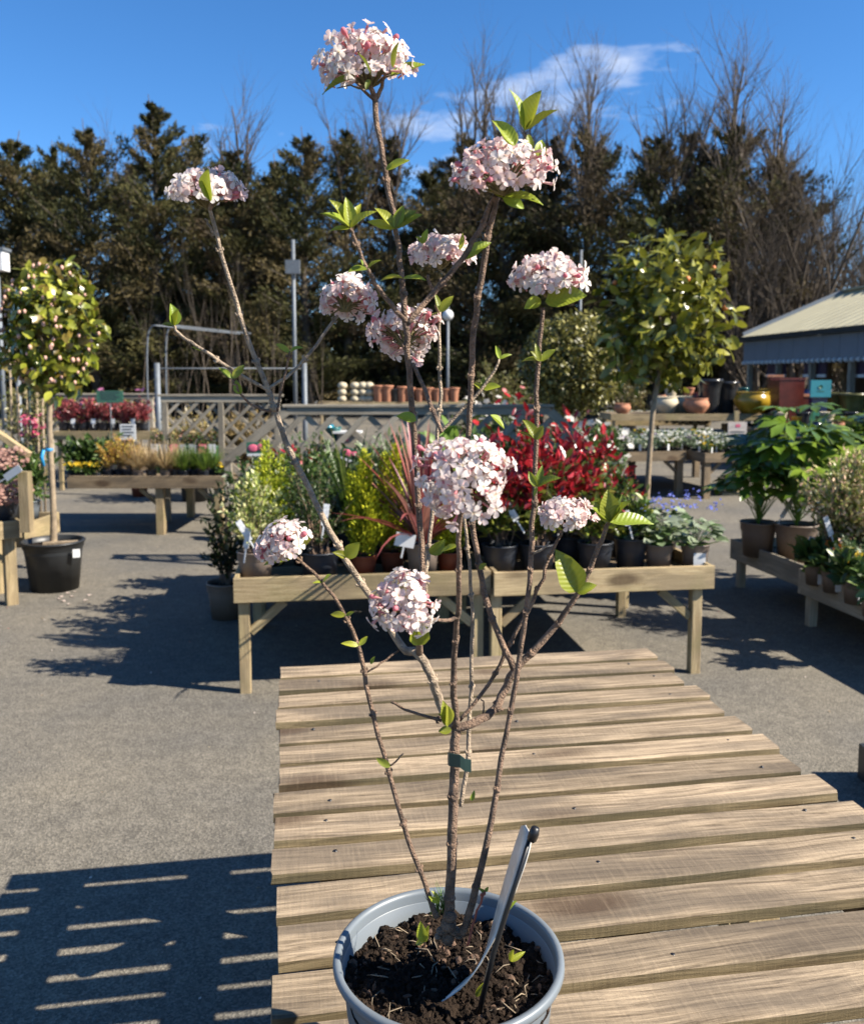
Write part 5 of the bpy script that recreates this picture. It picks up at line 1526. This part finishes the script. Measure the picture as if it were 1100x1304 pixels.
for i in range(14):
    m_ = (M_clay, M_cream, M_teal, M_clay, M_rust, M_cream, M_ochre)[i % 7]; cn = ('clay', 'pale stone', 'teal', 'clay', 'rust', 'pale stone', 'ochre')[i % 7]
    ware(842 + i * 11.5, 511, 18.1, (.13, .16, .11)[i % 3], (J_round, J_tall)[i % 2], m_, 'small %s pot on the upper tier, %s from the tree trunk' % (cn, ['first', 'second', 'third', 'fourth', 'fifth', 'sixth', 'seventh', 'eighth', 'ninth', 'tenth', 'eleventh', 'twelfth', 'thirteenth', 'fourteenth'][i]), 'small pots on the upper tier').location.z = W5.z - .01
for i, (px, y, w, h, m_, lab) in enumerate(((1000, 548, .45, .85, M_rust, 'tall rust-red square planter before the shop'), (1018, 550, .55, .55, M_rust, 'wide rust-red square planter before the shop'), (985, 550, .22, .9, plain('brown_glaze', (.10, .03, .02), .4, .2, 8), 'slim brown square planter beside the ochre pots'))):
    c = on_row(px, (0, 15.8 + i * .4), (1, 0), W3.z - .01)
    r = thing('square_planter', lab, 'planter', c, 0, G2)
    m = MB(); a = w / 2
    m.add([(-a*.85,-a*.85,0),(a*.85,-a*.85,0),(a*.85,a*.85,0),(-a*.85,a*.85,0),(-a,-a,h),(a,-a,h),(a,a,h),(-a,a,h),(-a*.86,-a*.86,h),(a*.86,-a*.86,h),(a*.86,a*.86,h),(-a*.86,a*.86,h),(-a*.84,-a*.84,h*.85),(a*.84,-a*.84,h*.85),(a*.84,a*.84,h*.85),(-a*.84,a*.84,h*.85)],
          [(0,1,5,4),(1,2,6,5),(2,3,7,6),(3,0,4,7),(4,5,9,8),(5,6,10,9),(6,7,11,10),(7,4,8,11),(8,9,13,12),(9,10,14,13),(10,11,15,14),(11,8,12,15),(12,13,14,15),(3,2,1,0)])
    m.build('body', m_, r, False)
    m = MB(); m.box((-a*1.04, -a*1.04, h + .003), (a*1.04, -a*.9, h + .04)); m.box((-a*1.04, a*.9, h + .003), (a*1.04, a*1.04, h + .04)); m.build('rim', M_clay if i else m_, r, False)
for i in range(16):
    m_ = (M_olive, M_dkglz, M_rust, M_blueg, M_ochre, M_cream, M_teal, M_clay)[(i * 5) % 8]; cn = ('olive', 'black', 'rust', 'navy', 'ochre', 'pale stone', 'teal', 'clay')[(i * 5) % 8]
    o = ware(984 + i * 7.6, 545, 14.9, (.11, .14, .10, .13)[i % 4], (J_tall, J_round)[(i // 2) % 2], m_, 'small %s pot along the front of the low staging, %s from its left end' % (cn, ['first', 'second', 'third', 'fourth', 'fifth', 'sixth', 'seventh', 'eighth', 'ninth', 'tenth', 'eleventh', 'twelfth', 'thirteenth', 'fourteenth', 'fifteenth', 'sixteenth'][i]), 'small pots on the low staging')
    o.location = on_row(984 + i * 7.6, (0, 14.86 + .0 * i), (1, 0), W3.z - .01)
c = on_row(1042, (0, 15.25), (1, 0), W3.z - .01)
r = thing('display_sign', 'blue-green display sign on a stacked stand before the shop', 'sign', c)
M_tealsign = plain('blue_green_board', (.03, .27, .33), .5, .1, 6)
z1, z2 = P(1042, 506, 15).z - c.z, P(1042, 484, 15).z - c.z
m = MB(); m.box((-.17, -.02, z1), (.18, .02, z2)); m.build('board', M_tealsign, r, False)
m = MB(); m.lathe([(0, 0), (.03, 0), (.035, .004)], 10); o = m.build('emblem', M_cardgreen, r); o.rotation_euler = (R(90), 0, 0); o.location = (0, -.024, (z1 + z2) / 2 + .03)
m = MB(); m.box((-.06, -.0235, z1 + .09), (.06, -.021, z1 + .105)); m.build('lettering_line', M_cardgreen, r, False)
m = MB(); m.box((-.16, -.01, 0), (.16, .15, z1 * .55)); m.build('stand_box', plain('green_crate', (.03, .2, .12), .5, .3, 12), r, False)
m = MB(); m.box((-.13, .0, z1 * .56), (.13, .14, z1 * .98)); m.build('stand_neck', M_blueg, r, False)

# ------------------------------------------------------------------ shop building at the right
E0 = P(948, 430, 25.0); EZ = E0.z
E1 = H(1100, 414.5, EZ)
ed = (E1 - E0); ed.z = 0; ed.normalize(); en = Vector((-ed.y, ed.x, 0))
if en.x < 0: en = -en
shop = thing('garden_shop', 'low shop with pale ribbed metal roof and grey fascia at right', 'building', (E0.x, E0.y, 0))
SLEN, SW, SRISE = 15.0, 2.9, 1.25
M_roof = plain('pale_green_roof_sheet', (.50, .46, .31), .5, .08, 1.5)
M_fasc = plain('blue_grey_fascia', (.20, .235, .275), .5, .1, 2)
M_fascd = plain('dark_gutter', (.035, .045, .05), .4, .1, 4)
NP = 30; pw_ = SLEN / NP
def sheet(sgn, i):
    a = E0 + ed * (i * pw_) + (en * (2 * SW) if sgn < 0 else Vector((0, 0, 0)))
    b = a + ed * (pw_ - .012)
    up_ = (en * SW * sgn + Vector((0, 0, SRISE)))
    nrm = Vector((-en.x * SRISE * sgn, -en.y * SRISE * sgn, SW)).normalized()
    m = MB(); prof = [(0, 0), (.08, 0), (.11, .045), (.19, .045), (.22, 0), (1, 0)]
    vs = []
    for t, hh in prof:
        p_ = a.lerp(b, t) + nrm * (hh + .02)
        vs += [p_ - up_ * .03, p_ + up_]
    for t, hh in prof:
        p_ = a.lerp(b, t) + nrm * (hh - .0)
        vs += [p_ - up_ * .03, p_ + up_]
    n = len(prof); fs = []
    for k_ in range(n - 1):
        fs += [(2*k_, 2*k_+2, 2*k_+3, 2*k_+1), (2*n+2*k_, 2*n+2*k_+1, 2*n+2*k_+3, 2*n+2*k_+2), (2*k_, 2*n+2*k_, 2*n+2*k_+2, 2*k_+2)]
    m.add(vs, fs); m.build('roof_sheet', M_roof, shop, False, off=shop.location)
for i in range(NP):
    sheet(1, i); sheet(-1, i)
rid = E0 + en * SW + Vector((0, 0, SRISE + .07))
plank('ridge_cap', rid - ed * .05, rid + ed * SLEN, .35, .05, M_roof, shop)
vg = E0 + Vector((0, 0, .05)) - ed * .06
plank('verge_board', vg, vg + en * SW + Vector((0, 0, SRISE)), .04, .2, M_fasc, shop)
plank('gutter', E0 - en * .12 + Vector((0, 0, -.05)), E0 - en * .12 + ed * SLEN + Vector((0, 0, -.05)), .12, .12, M_fascd, shop)
NF = 20
for i in range(NF):
    a = E0 + ed * (i * SLEN / NF) + Vector((0, 0, -.40)); plank('fascia_panel', a, a + ed * (SLEN / NF - .012), .03, .56, M_fasc, shop)
for i in range(44):
    a = E0 + ed * (i * SLEN / 60 + .1) - en * .03 + Vector((0, 0, -.70))
    m = MB(); m.ball(a, .07, 8, 5, (1, .25, .8)); m.build('scallop', M_white, shop, off=shop.location)
gl = MB(); g0 = E0 + Vector((0, 0, -.7)) + en * .03 ; g1 = E0 + en * (2 * SW) + Vector((0, 0, -.7)); g2 = E0 + en * SW + Vector((0, 0, SRISE - .05))
t_ = ed * .1
gl.add([g0, g1, E0 + en * (2*SW), g2, E0 + en * .03, g0 + t_, g1 + t_, E0 + en * (2*SW) + t_, g2 + t_, E0 + en * .03 + t_], [(0, 1, 2, 3, 4), (9, 8, 7, 6, 5), (0, 5, 6, 1), (1, 6, 7, 2), (2, 7, 8, 3), (3, 8, 9, 4), (4, 9, 5, 0)])
gl.build('gable', M_fasc, shop, False, off=shop.location)
for i in range(9):
    a = E0 + ed * (.15 + i * 1.8) + en * .12
    plank('post', (a.x, a.y, 0), (a.x, a.y, EZ - .71), .12, .12, M_grey, shop, up=ed)
M_dkwood = woodmat('brown_cladding', (.13, .07, .04), (.06, .033, .02), knots=False)
for i in range(44):
    a = E0 + en * 2.0 + ed * (i * SLEN / 44)
    if i % 7 in (3, 4): 
        plank('wall_board', (a + ed*.165).to_2d().to_3d() + Vector((0, 0, 0.0)), (a + ed*.165).to_2d().to_3d() + Vector((0, 0, .9)), SLEN/44 - .012, .04, M_dkwood, shop, up=en)
    else:
        plank('wall_board', (a + ed*.165).to_2d().to_3d(), (a + ed*.165).to_2d().to_3d() + Vector((0, 0, EZ)), SLEN/44 - .012, .04, M_dkwood, shop, up=en)
bw = MB(); a = E0 + en * 3.4; a.z = 0; b = a + ed * SLEN
bw.add([a, b, b + Vector((0, 0, EZ)), a + Vector((0, 0, EZ)), a + en*.1, b + en*.1, b + en*.1 + Vector((0, 0, EZ)), a + en*.1 + Vector((0, 0, EZ))], [(0, 1, 2, 3), (5, 4, 7, 6), (0, 3, 7, 4), (1, 5, 6, 2), (3, 2, 6, 7)])
bw.build('inner_wall', M_bark, shop, False, off=shop.location)
for i in range(6):
    a = E0 + ed * (1.0 + i * 2.1) + en * .25 + Vector((0, 0, -.86))
    b_ = plank('hanging_sign', a, a + ed * 1.1, .03, .3, plain('plum_sign', (.05, .03, .06), .5, .2, 5) if i == 0 else bpy.data.materials['plum_sign'], shop)
    plank('sign_strip', a - en * .02 + Vector((0, 0, -.19)), a + ed * 1.1 - en * .02 + Vector((0, 0, -.19)), .03, .07, M_white, shop)
for i in range(5):
    a = E0 + ed * (2.2 + i * 2.3) + en * 1.3; a.z = 0
    o = thing('trellis_stack', 'brown wooden goods leaning inside the shop front, %s from the far end' % ['first', 'second', 'third', 'fourth', 'fifth'][i], 'trellis', a, 0, 'goods inside the shop front')
    for k_ in range(5):
        plank('slat', a + ed * (k_ * .13), a + ed * (k_ * .13 + .1) + en * .3 + Vector((0, 0, 1.7)), .04, .02, M_terra if i % 2 else M_bench, o, up=en)

# ------------------------------------------------------------------ yard furniture: lamps, hoops, rails
def pole(px, ytop, Y, r, lab, head=None, cat='lamp post'):
    b = P(px, 500, Y); b.z = 0; t = P(px, ytop, Y)
    o = thing('lamp_post' if head else 'steel_post', lab, cat if head else 'post', b, 0, None)
    m = MB(); m.tube([(0, 0, 0), (0, 0, t.z)], [r, r * .9], 10); m.build('pole', M_steel, o)
    if head == 'box':
        m = MB(); m.box((-.14, -.12, t.z + .003), (.14, .12, t.z + .3)); m.build('lamp_head', M_white, o, False)
        m = MB(); m.box((-.17, -.14, t.z + .303), (.17, .14, t.z + .35)); m.build('lamp_cap', M_steel, o, False)
    if head == 'flood':
        m = MB(); m.box((-.16, -.14, t.z - .75), (.16, -.05, t.z - .45)); m.build('lamp_head', M_steel, o, False)
    if head == 'globe':
        m = MB(); m.ball((0, 0, t.z - .2), .13, 14, 9); m.build('lamp_globe', M_white, o)
    return o
pole(4, 345, 14, .04, 'galvanised lamp post with boxy head at the left edge', 'box')
pole(376, 305, 20, .045, 'tall galvanised floodlight pole among the dark trees', 'flood')
pole(570, 390, 21, .035, 'slim lamp post with white globe between the flower stems', 'globe')
pole(737, 318, 22, .035, 'plain thin pole standing above the round clipped bush')
pole(201, 462, 11.5, .04, 'short galvanised post at the corner of the left trellis')
pole(388, 462, 13, .04, 'short galvanised post right of the floodlight pole')
pole(24, 480, 10, .03, 'thin galvanised post among the canes at left')
a, b = P(203, 469, 11.5), P(385, 469, 13)
r = thing('steel_rail', 'horizontal galvanised rail across the bare saplings', 'rail', (a.x, a.y, 0))
m = MB(); m.tube([a, b], .009, 8); m.build('rail', M_steel, r, off=r.location)
for i in range(2):
    b = P(188 + i * 24, 500, 12.5 + i * .9); b.z = 0; t = P(188 + i * 24, 415, 12.5 + i * .9).z
    r = thing('steel_hoop', ['curved galvanised hoop left of the bare saplings', 'second galvanised hoop just behind the first'][i], 'hoop', b)
    m = MB(); pts = [(0, 0, 0), (0, 0, t * .6), (0.02, 0, t * .9), (.08, 0, t - .02), (.22, 0, t), (.5, 1.2, t), (.8, 2.4, t)]
    m.tube(smooth([Vector(p_) for p_ in pts], [1] * 7)[0], .012, 8); m.build('hoop', M_steel, r)

def sapling(rg, m, p, d, L, r, depth, up=.12, nb=(3, 5), spread=.55, n=5, sides=4):
    pts = [Vector(p)]; dd = Vector(d).normalized()
    for i in range(n):
        dd = (dd + Vector((rg.gauss(0, .10), rg.gauss(0, .10), up * .5))).normalized()
        pts.append(pts[-1] + dd * (L / n))
    m.tube(pts, [r * (1 - .75 * i / n) for i in range(n + 1)], sides, caps=False)
    if depth > 0:
        for k in range(rg.randint(*nb)):
            i = rg.randint(1, n - 1)
            a = rg.uniform(0, 6.283); t = (pts[i+1] - pts[i]).normalized(); o = t.orthogonal().normalized()
            s = (o * math.cos(a) + t.cross(o) * math.sin(a)) * spread * rg.uniform(.6, 1.4) + t
            sapling(rg, m, pts[i], s, L * rg.uniform(.4, .7), r * (1 - .75 * i / n) * .6, depth - 1, up, nb, spread, max(3, n - 1), sides if depth > 1 else 3)
for i, (px, h, Y) in enumerate(((212, 2.4, 14), (232, 2.9, 15), (250, 2.5, 14.5), (268, 3.1, 15.5), (288, 2.6, 14), (306, 2.9, 15), (326, 2.6, 15.5), (345, 2.4, 14.5), (178, 2.5, 15.5), (406, 2.2, 16))):
    b = P(px, 500, Y); b.z = 0
    r = thing('bare_sapling', 'leafless pale sapling behind the trellis, %s from the left' % ['second', 'third', 'fourth', 'fifth', 'sixth', 'seventh', 'eighth', 'ninth', 'first', 'tenth'][i], 'sapling', b, 0, 'bare saplings behind the trellis')
    inst('pot', pot_mesh(.2, .34, M_potblack), r, Matrix.Identity(4))
    m = MB(); sapling(random.Random(i + 70), m, (0, 0, .3), (0, 0, 1), h - .3, .016, 2, .5, (3, 5), .4)
    m.build('branches', M_barkred, r)
# shrubs between the benches and the trees
GM = 'shrubs in the yard behind the benches'
MID = [(110, 520, 13.6, .9, .5, [(.32, .34, .06), (.24, .22, .05), (.2, .26, .05)], 'yellow-green shrub above the left trellis', [(.55, .2, .38)]),
       (160, 518, 14.2, .9, .5, [(.28, .22, .08), (.2, .2, .05)], 'brownish shrub beside the steel hoop', [(.5, .18, .35)]),
       (245, 518, 11.2, .75, .55, [(.26, .20, .08), (.34, .27, .10)], 'straw-coloured shrub over the flat trellis', None),
       (320, 518, 11.4, .7, .5, [(.2, .15, .06), (.28, .2, .08)], 'russet low shrub over the flat trellis\' right end', None),
       (618, 520, 12, .8, .5, GREENS + [(.25, .27, .08)], 'green shrub just right of the clay pots', [(.8, .75, .7)]),
       (655, 530, 9.6, .9, .45, DARKG, 'dark camellia with red flowers by the trellis end', [(.6, .02, .03)]),
       (690, 540, 8.3, .8, .4, DARKG, 'dark camellia with scattered red and white flowers', [(.65, .03, .04), (.8, .78, .75)]),
       (765, 545, 10.5, .6, .35, GREENS, 'green shrub with white flowers under the round bush', [(.8, .78, .75)]),
       (640, 470, 24, 1.6, 1.1, [(.2, .18, .06), (.14, .15, .04)], 'olive shrub below the trees by the globe lamp', None),
       (700, 500, 14, 1.1, .8, [(.14, .13, .04), (.1, .11, .03)], 'brown-green shrub behind the round bush', [(.7, .25, .25)]),
       (800, 490, 20, 1.2, .8, [(.12, .12, .04), (.2, .16, .06)], 'olive shrub seen past the standard tree trunk', None),
       (40, 500, 15, 1.0, .7, [(.28, .25, .10), (.2, .2, .06)], 'straw and green shrub behind the canes', None)]
for i, (px, y, Y, h, rx, cols, lab, fl) in enumerate(MID):
    b = P(px, y, Y); b.z = 0
    z0 = .45 if Y < 12 else .5
    r, rs = shrub('yard_shrub', lab, b, .2, z0, M_potblack, h, rx, 70, 28, .06 + Y * .0012, .03 + Y * .0006, cols, group=GM, cat='shrub')
    if fl:
        n = 30; d = unit(rs.normal(size=(n, 3))); d[:, 1] = -abs(d[:, 1])
        petals(r, d * np.array([rx, rx, h * .5]) + np.array([0, 0, z0 + h * .55]), .05, fl)

# ------------------------------------------------------------------ the tree belt
CG = [(.042, .046, .015), (.060, .060, .02), (.088, .080, .028), (.11, .086, .038)]
def conifer_mesh(seed, Hh, Rm, nl, per, gap, cols, bare=0.0, droop=.0, top=.95):
    rs = np.random.default_rng(seed)
    rg = random.Random(seed)
    tm = MB()
    tr = [Vector((0, 0, 0))]
    for i in range(1, 9): tr.append(Vector((rg.gauss(0, .08), rg.gauss(0, .08), Hh * min(1, top + .06) * i / 8)))
    tm.tube(tr, [.24 * (1 - i / 8) ** 1.1 + .012 for i in range(9)], 7)
    P0, DR, LL, CC = [], [], [], []
    for i in range(nl):
        t = (i + rs.uniform()) / nl
        z = Hh * (.06 + (top - .06) * t)
        prof = Rm * 1.22 * min(1, (1.0 - t) * 2.15 + .09) ** .9 * (.6 + .4 * min(1, t * 4 + .4))
        L = prof * rs.uniform(.4, 1.25) * (.35 if rs.uniform() < gap else 1)
        a = rs.uniform(0, 6.283); el = rs.uniform(.05, .6) + .5 * t
        d = np.array([math.cos(a) * math.cos(el), math.sin(a) * math.cos(el), math.sin(el)])
        s = np.array([0, 0, z])
        bend = np.array([0, 0, -.18 * L])
        e = s + d * L
        tm.tube([s, s + d * L * .5 - bend * .25, e + bend * .3], [.045, .03, .01], 4, caps=False)
        n = int(per * 1.7 * (.3 + .7 * L / Rm))
        k = rs.uniform(.22, 1.03, n)[:, None]
        base = s + d * L * k + bend * (k * k) * .3
        wd = .20 * L * (1.15 - np.abs(k - .6))
        side = np.cross(d, [0, 0, 1.0]); side /= np.linalg.norm(side)
        p = base + side * rs.normal(size=(n, 1)) * wd * .75 + np.array([0, 0, 1]) * rs.normal(size=(n, 1)) * wd * .32
        dd = unit(d * .8 + side * (rs.normal(size=(n, 1)) * .6) + np.array([0, 0, .25 - droop]) + rs.normal(size=(n, 3)) * .35)
        c = np.array(cols[rs.integers(0, len(cols))]) * rs.uniform(.75, 1.35)
        P0.append(p); DR.append(dd); LL.append(rs.uniform(.10, .24, n)); CC.append(np.clip(c * rs.uniform(.8, 1.25, (n, 1)), 0, 1))
    P0, DR, LL, CC = np.concatenate(P0), np.concatenate(DR), np.concatenate(LL), np.concatenate(CC)
    me = leaf_mesh('crown', P0, DR, rs.normal(size=P0.shape), LL, LL * .28, CC, M_need, droop=.25)
    return tm.mesh('trunk', M_bark), me
def bare_top_mesh(seed, Hh, n, spread, L):
    rg = random.Random(seed); m = MB()
    for i in range(n):
        a = rg.uniform(0, 6.283); q = rg.uniform(0, 1)
        d = Vector((math.cos(a) * spread * q, math.sin(a) * spread * q, 1))
        sapling(rg, m, (math.cos(a) * q * .8, math.sin(a) * q * .8, Hh * rg.uniform(.55, .8)), d, L * rg.uniform(.6, 1.1), .075, 2, .16, (6, 9), .7, 7, 4)
    return m.mesh('bare_branches', M_barkred)
CON = [conifer_mesh(1, 12, 2.5, 125, 210, .12, CG), conifer_mesh(2, 12, 2.3, 125, 205, .2, CG), conifer_mesh(3, 12, 2.6, 115, 205, .25, CG), conifer_mesh(4, 12, 2.2, 110, 190, .3, CG + [(.07, .05, .03)], top=.85), conifer_mesh(5, 12, 2.5, 115, 180, .35, CG + [(.075, .055, .035), (.08, .06, .035)], top=.78)]
BT = [bare_top_mesh(21, 11.2, 5, .22, 3.9), bare_top_mesh(22, 10.6, 7, .42, 3.9), bare_top_mesh(23, 11.2, 3, .14, 3.8)]
TREES = [  # px, y of the leafy top, distance, mesh, bare-top mesh, width factor, label
 (-20, 160, 33, 0, None, 1.0, 'dark conifer cut by the left edge of the picture'),
 (32, 165, 34, 1, None, 1.0, 'dark conifer above the left lamp post'),
 (80, 178, 37, 2, None, 1.0, 'lower dark conifer between the two at the left'),
 (122, 150, 33, 0, None, 1.0, 'dark conifer right of the standard camellia'),
 (160, 215, 36, 3, 2, .9, 'thin conifer with a bare spike left of the tallest left conifer'),
 (206, 118, 33, 1, None, 1.0, 'tallest conifer of the left half, just left of the leftmost flower'),
 (256, 160, 36, 2, None, 1.05, 'dark conifer directly behind the leftmost flower head'),
 (305, 165, 33, 3, 2, 1.05, 'conifer with bare twiggy tip right of the leftmost flower'),
 (345, 215, 38, 1, None, 1.0, 'low dark conifer in the dip by the floodlight pole'),
 (392, 160, 33, 0, None, 1.0, 'dark conifer behind the floodlight pole'),
 (445, 155, 34, 2, 0, 1.0, 'conifer with bare tips left of the tall middle stem'),
 (500, 150, 35, 3, 0, 1.0, 'half-bare conifer behind the tall middle stem'),
 (548, 205, 38, 1, None, .95, 'low dark conifer behind the middle flower heads'),
 (600, 145, 34, 4, 2, .9, 'conifer just left of the upper right flower'),
 (640, 140, 34, 3, 0, .9, 'conifer behind the upper right flower head'),
 (700, 150, 34, 3, 0, .95, 'bare-tipped conifer right of the upper right flower'),
 (745, 140, 33, 4, 1, .9, 'spreading bare-topped conifer left of the sky gap'),
 (785, 262, 38, 2, None, .9, 'low conifer in the sky gap above the standard tree'),
 (828, 160, 33, 0, 0, .95, 'dense conifer with bare leaders behind the standard tree'),
 (872, 140, 34, 3, 0, 1.0, 'tall bare-leadered conifer right of the standard tree'),
 (925, 130, 33, 4, 1, 1.0, 'tallest bare-topped conifer at the right'),
 (55, 205, 41, 0, None, 1.2, 'farther conifer filling the gap above the standard camellia'),
 (178, 200, 41, 2, None, 1.2, 'farther conifer filling the gap left of the leftmost flower'),
 (285, 195, 41, 0, None, 1.2, 'farther conifer right of the leftmost flower'),
 (355, 195, 40, 2, None, 1.2, 'farther conifer left of the tall middle stem'),
 (575, 190, 41, 0, None, 1.2, 'farther conifer left of the upper right flower'),
 (670, 190, 41, 1, None, 1.2, 'farther conifer right of the upper right flower'),
 (895, 200, 41, 0, None, 1.2, 'farther conifer behind the bare leaders'),
 (980, 175, 34, 4, 1, 1.0, 'spreading bare-topped tree above the shop roof')]
GT = 'conifers of the tree belt'
for i, (px, y, Y, mi, bi, wf, lab) in enumerate(TREES):
    b = P(px, 520, Y); b.z = 0
    ht = P(px, y, Y).z; k = ht / (12 * (1, 1, 1, .93, .86)[mi])
    r = thing('conifer_tree', lab, 'tree', b, (i * 2.1) % 6.28, GT)
    r.scale = (k * wf, k * wf, k)
    inst('trunk', CON[mi][0], r, Matrix.Identity(4)); inst('crown', CON[mi][1], r, Matrix.Identity(4))
    if bi is not None: inst('bare_branches', BT[bi], r, Matrix.Rotation(i, 4, 'Z'))
# leafless trees at the right
def bare_tree(seed, h, spread, depth=4, lean=0.0):
    rg = random.Random(seed); m = MB()
    for i in range(7):
        a = rg.uniform(0, 6.283); q = rg.uniform(.2, 1)
        d = Vector((math.cos(a) * spread * q + lean, math.sin(a) * spread * q, 1))
        sapling(rg, m, (rg.gauss(0, .3), rg.gauss(0, .3), 0), d, h * rg.uniform(.7, 1.05), .12, depth, .16, (5, 7), .6, 7, 4)
    return m.mesh('branches', M_barkred)
BTR = [bare_tree(31, 9.0, .45, 3, .15), bare_tree(33, 7.0, .5, 3, .0)]
for i, (px, Y, s, k, lab) in enumerate(((1000, 31, 1.0, 0, 'leafless brown tree above the left of the shop roof'), (1045, 33, 1.0, 0, 'leafless tree leaning right over the shop roof'), (1085, 36, .95, 1, 'leafless tree at the right edge above the shop'), (955, 31, .8, 1, 'low leafless tree between standard tree and shop'), (1130, 34, .9, 1, 'leafless tree mostly beyond the right edge'))):
    b = P(px, 520, Y); b.z = 0
    r = thing('leafless_tree', lab, 'tree', b, i * 1.3, 'leafless trees behind the shop'); r.scale = (s, s, s)
    inst('branches', BTR[k], r, Matrix.Identity(4))
# dark evergreen understorey along the belt
rsu = np.random.default_rng(77)
U = []
for sd in range(2):
    rs = np.random.default_rng(90 + sd)
    p, d, n_, L_, W_, c_ = crown(rs, (0, 0, 1.9), (2.3, 1.5, 2.1), 5200, .24, .12, [(.025, .032, .012), (.035, .04, .015), (.045, .042, .02)], .35, .2)
    U.append(leaf_mesh('crown', p, d, n_, L_, W_, c_, M_need))
tr_ = MB(); tr_.tube([(0, 0, 0), (0, 0, 2.5)], [.1, .04], 6); trm = tr_.mesh('trunk', M_bark)
for i in range(17):
    px = -40 + i * 66
    b = P(px, 520, 37.5 + (i % 3)); b.z = 0
    r = thing('evergreen_bush', 'dark evergreen bush under the tree belt, number %s from the left' % ['one', 'two', 'three', 'four', 'five', 'six', 'seven', 'eight', 'nine', 'ten', 'eleven', 'twelve', 'thirteen', 'fourteen', 'fifteen', 'sixteen', 'seventeen'][i], 'bush', b, i * 2.3, 'bushes under the tree belt')
    s = 1.15 + .25 * math.sin(i * 1.7); r.scale = (s, s, s)
    inst('trunk', trm, r, Matrix.Identity(4)); inst('crown', U[i % 2], r, Matrix.Identity(4))

# leaf litter and petals scattered over the yard
rs = np.random.default_rng(8); n = 260
p = np.stack([rs.uniform(-4, 4, n), rs.uniform(2.0, 9.5, n), np.full(n, .006)], 1)
lo = leaf_obj('leaf_litter', None, p, np.stack([rs.normal(size=n), rs.normal(size=n), np.zeros(n)], 1), np.tile([0, 0, 1.], (n, 1)) + rs.normal(size=(n, 3)) * .15, rs.uniform(.008, .022, n), .009, pick(rs, [(.5, .42, .28), (.3, .2, .1), (.7, .62, .55), (.4, .1, .08)], n), M_leaf)
tag(lo, 'scattered petals and leaf scraps on the tarmac', 'litter', kind='stuff')
